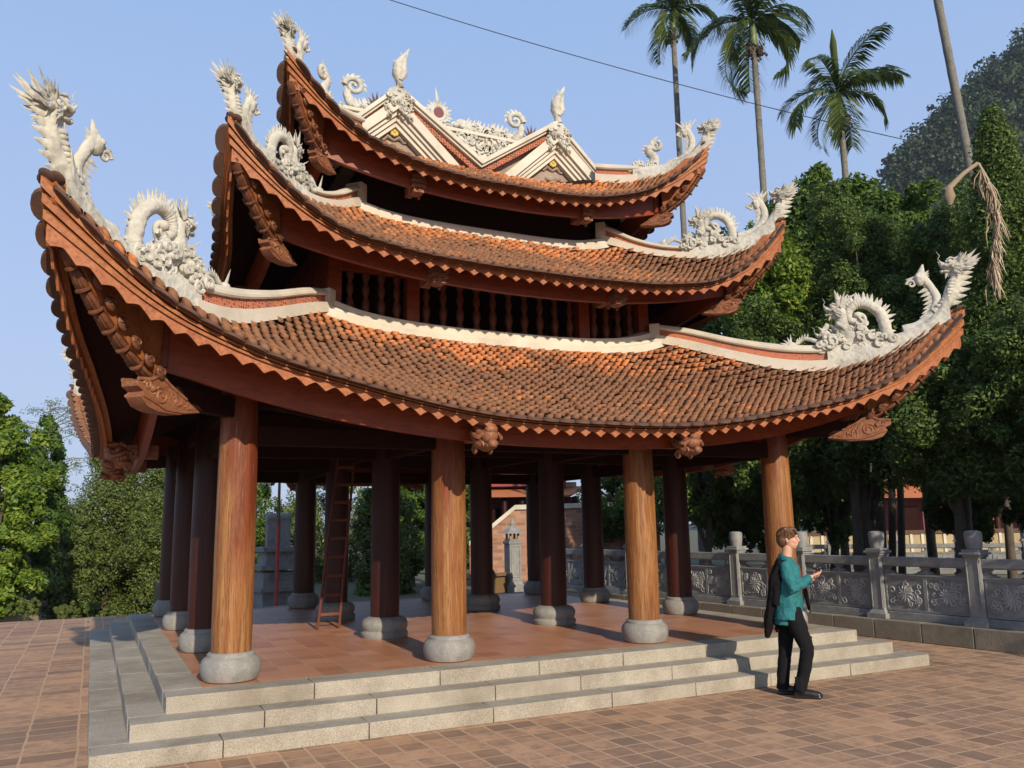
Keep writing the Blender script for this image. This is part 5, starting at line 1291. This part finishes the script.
# shirt
m = MB(); m.tube([(-.07, 0, .80), (-.07, 0, .92), (-.075, 0, 1.05), (-.085, 0, 1.2), (-.095, 0, 1.33), (-.088, 0, 1.41), (-.08, 0, 1.45)], [.195, .19, .18, .185, .18, .125, .078], 24, sq=(.8, 1.1), ref=(1, 0, 0))
m.tube([(-.09, -.10, 1.395), (-.10, -.165, 1.385)] , [.07, .066], 12); m.tube([(-.09, .10, 1.395), (-.09, .165, 1.385)], [.07, .066], 12)
m.tube(RA[:4] + [(.15, -.112, 1.236)], [.07, .065, .062, .054, .042], 14); m.tube(LA[:4] + [(.16, .082, 1.205)], [.07, .065, .062, .054, .042], 14)
m.tube([(-.105, 0, 1.42), (-.08, .0, 1.455)], [.075, .064], 14); m.tube([(-.10, 0, .74), (-.09, 0, .86)], [.15, .17], 20, sq=(.72, 1.05), ref=(1, 0, 0))
for k in range(5): m.tube([(-.02 - .02 * k, -.22, 1.16 + .02 * k), (.0, -.255 + .01 * k, 1.1 + .03 * k), (.05, -.21, 1.15 + .02 * k)], .012, 6)
sh = organic(m, 'shirt', M['shirt'], pr0, .009, 2, .03)
shear(MB().ball((.03, -.0, 1.12), (.045, .07, .26), 14, 10)).build('undershirt', M['maroon'], pr0)
# trousers
m = MB(); m.tube([(-.06, 0, .80), (-.06, 0, .95)], [.135, .14], 16, sq=(.8, 1.12), ref=(1, 0, 0))
m.tube(RL[:4] + [(.05, -.09, .10), (.045, -.09, .055)], [.105, .09, .074, .068, .066, .072], 14); m.tube(LL[:4] + [(-.12, .085, .10), (-.12, .085, .055)], [.105, .09, .072, .068, .066, .072], 14)
for k in range(5): m.tube([(.08, -.15, .50 + .03 * k), (.17, -.145, .52 + .02 * k), (.20, -.09, .5 + .03 * k)], .01, 6); m.tube([(0, -.15, .1 + .03 * k), (.06, -.165, .09 + .03 * k), (.11, -.12, .11 + .03 * k)], .012, 6)
organic(m, 'trousers', M['jeans'], pr0, .009, 1, .016)
for s, x, y in ((-1, .045, -.09), (1, -.12, .085)):
    m = MB(); m.tube([(x - .055, y, .045), (x + .03, y, .055), (x + .12, y, .045), (x + .19, y, .035), (x + .225, y, .028)], [.043, .05, .046, .04, .02], 14, sq=(.95, 1)); m.ball((x - .01, y, .075), (.055, .045, .045))
    m.box((x + .07, y, .012), (.27, .085, .022)); organic(m, 'shoe', M['leather'], pr0, .007, 2)
ph = empty('mobile_phone', (0, 0, 0), label='black mobile phone held in the man\'s hands', cat='phone'); ph.matrix_world = pr0.matrix_basis
ph.location = pr0.matrix_basis @ Vector((.33, -.018, 1.315)); ph.rotation_euler = (0, -.5, pr0.rotation_euler.z)
MB().box((0, 0, 0), (.07, .145, .012)).build('case', M['black'], ph, smooth=0, bevel=.004); MB().box((-.0, 0, .0075), (.062, .135, .002)).build('screen', M['phone'], ph, smooth=0)
jk = empty('black_jacket', tuple(pr0.matrix_basis @ Vector((.05, 0, 0))), rz=pr0.rotation_euler.z, label='black jacket slung over the man\'s shoulder and hanging down his back', cat='jacket')
m = MB(); m.tube([(-.10, -.10, 1.43), (-.20, -.10, 1.40), (-.26, -.08, 1.25), (-.285, -.06, 1.0), (-.30, -.05, .75), (-.31, -.05, .60)], [.05, .085, .10, .10, .09, .05], 14, sq=(.55, 1.25), ref=(1, 0, 0))
m.tube([(-.22, -.0, 1.3), (-.25, .0, 1.0), (-.22, -.02, .80), (-.20, -.03, .66)], [.07, .08, .06, .03], 12, sq=(.6, 1.1), ref=(1, 0, 0)); m.tube([(-.2, -.12, 1.38), (-.24, -.17, 1.2), (-.25, -.16, .95)], [.05, .05, .04], 10)
organic(m, 'cloth', M['black'], jk, .01, 2, .03)
bg_ = empty('shoulder_bag', tuple(pr0.location), rz=pr0.rotation_euler.z, label='small black bag hanging in front of the man\'s waist', cat='bag')
m = MB(); m.tube([(.06, .02, 1.2), (.10, .0, 1.08), (.135, -.01, .97), (.15, -.01, .885)], [.02, .035, .04, .02], 10, sq=(.7, 1.2), ref=(1, 0, 0)); organic(m, 'pouch', M['black'], bg_, .008, 2)
shear(MB().tube([(.07, -.03, 1.25), (.12, -.05, 1.1), (.155, -.05, .93), (.165, -.05, .86)], [.008] * 4, 6)).build('strap', M['leather'], bg_); m = MB(); m.ball((.075, -.0, .82), (.045, .05, .06), 12, 8); shear(m).build('grey_pouch', M['greybag'], bg_)

# ------------------------------------------------------------------ air
hm = bpy.data.materials.new('pale_air'); hm.use_nodes = True; ht = hm.node_tree; ht.nodes.remove(ht.nodes['Principled BSDF'])
pv = ht.nodes.new('ShaderNodeVolumePrincipled'); pv.inputs['Density'].default_value = .0002; pv.inputs['Color'].default_value = (.72, .82, .95, 1); pv.inputs['Anisotropy'].default_value = .2
ht.links.new(pv.outputs[0], ht.nodes['Material Output'].inputs['Volume'])
hb_ = MB().box((0, 600, 94), (1810, 1810, 196)).build('haze', hm, smooth=0); hb_['kind'] = 'stuff'
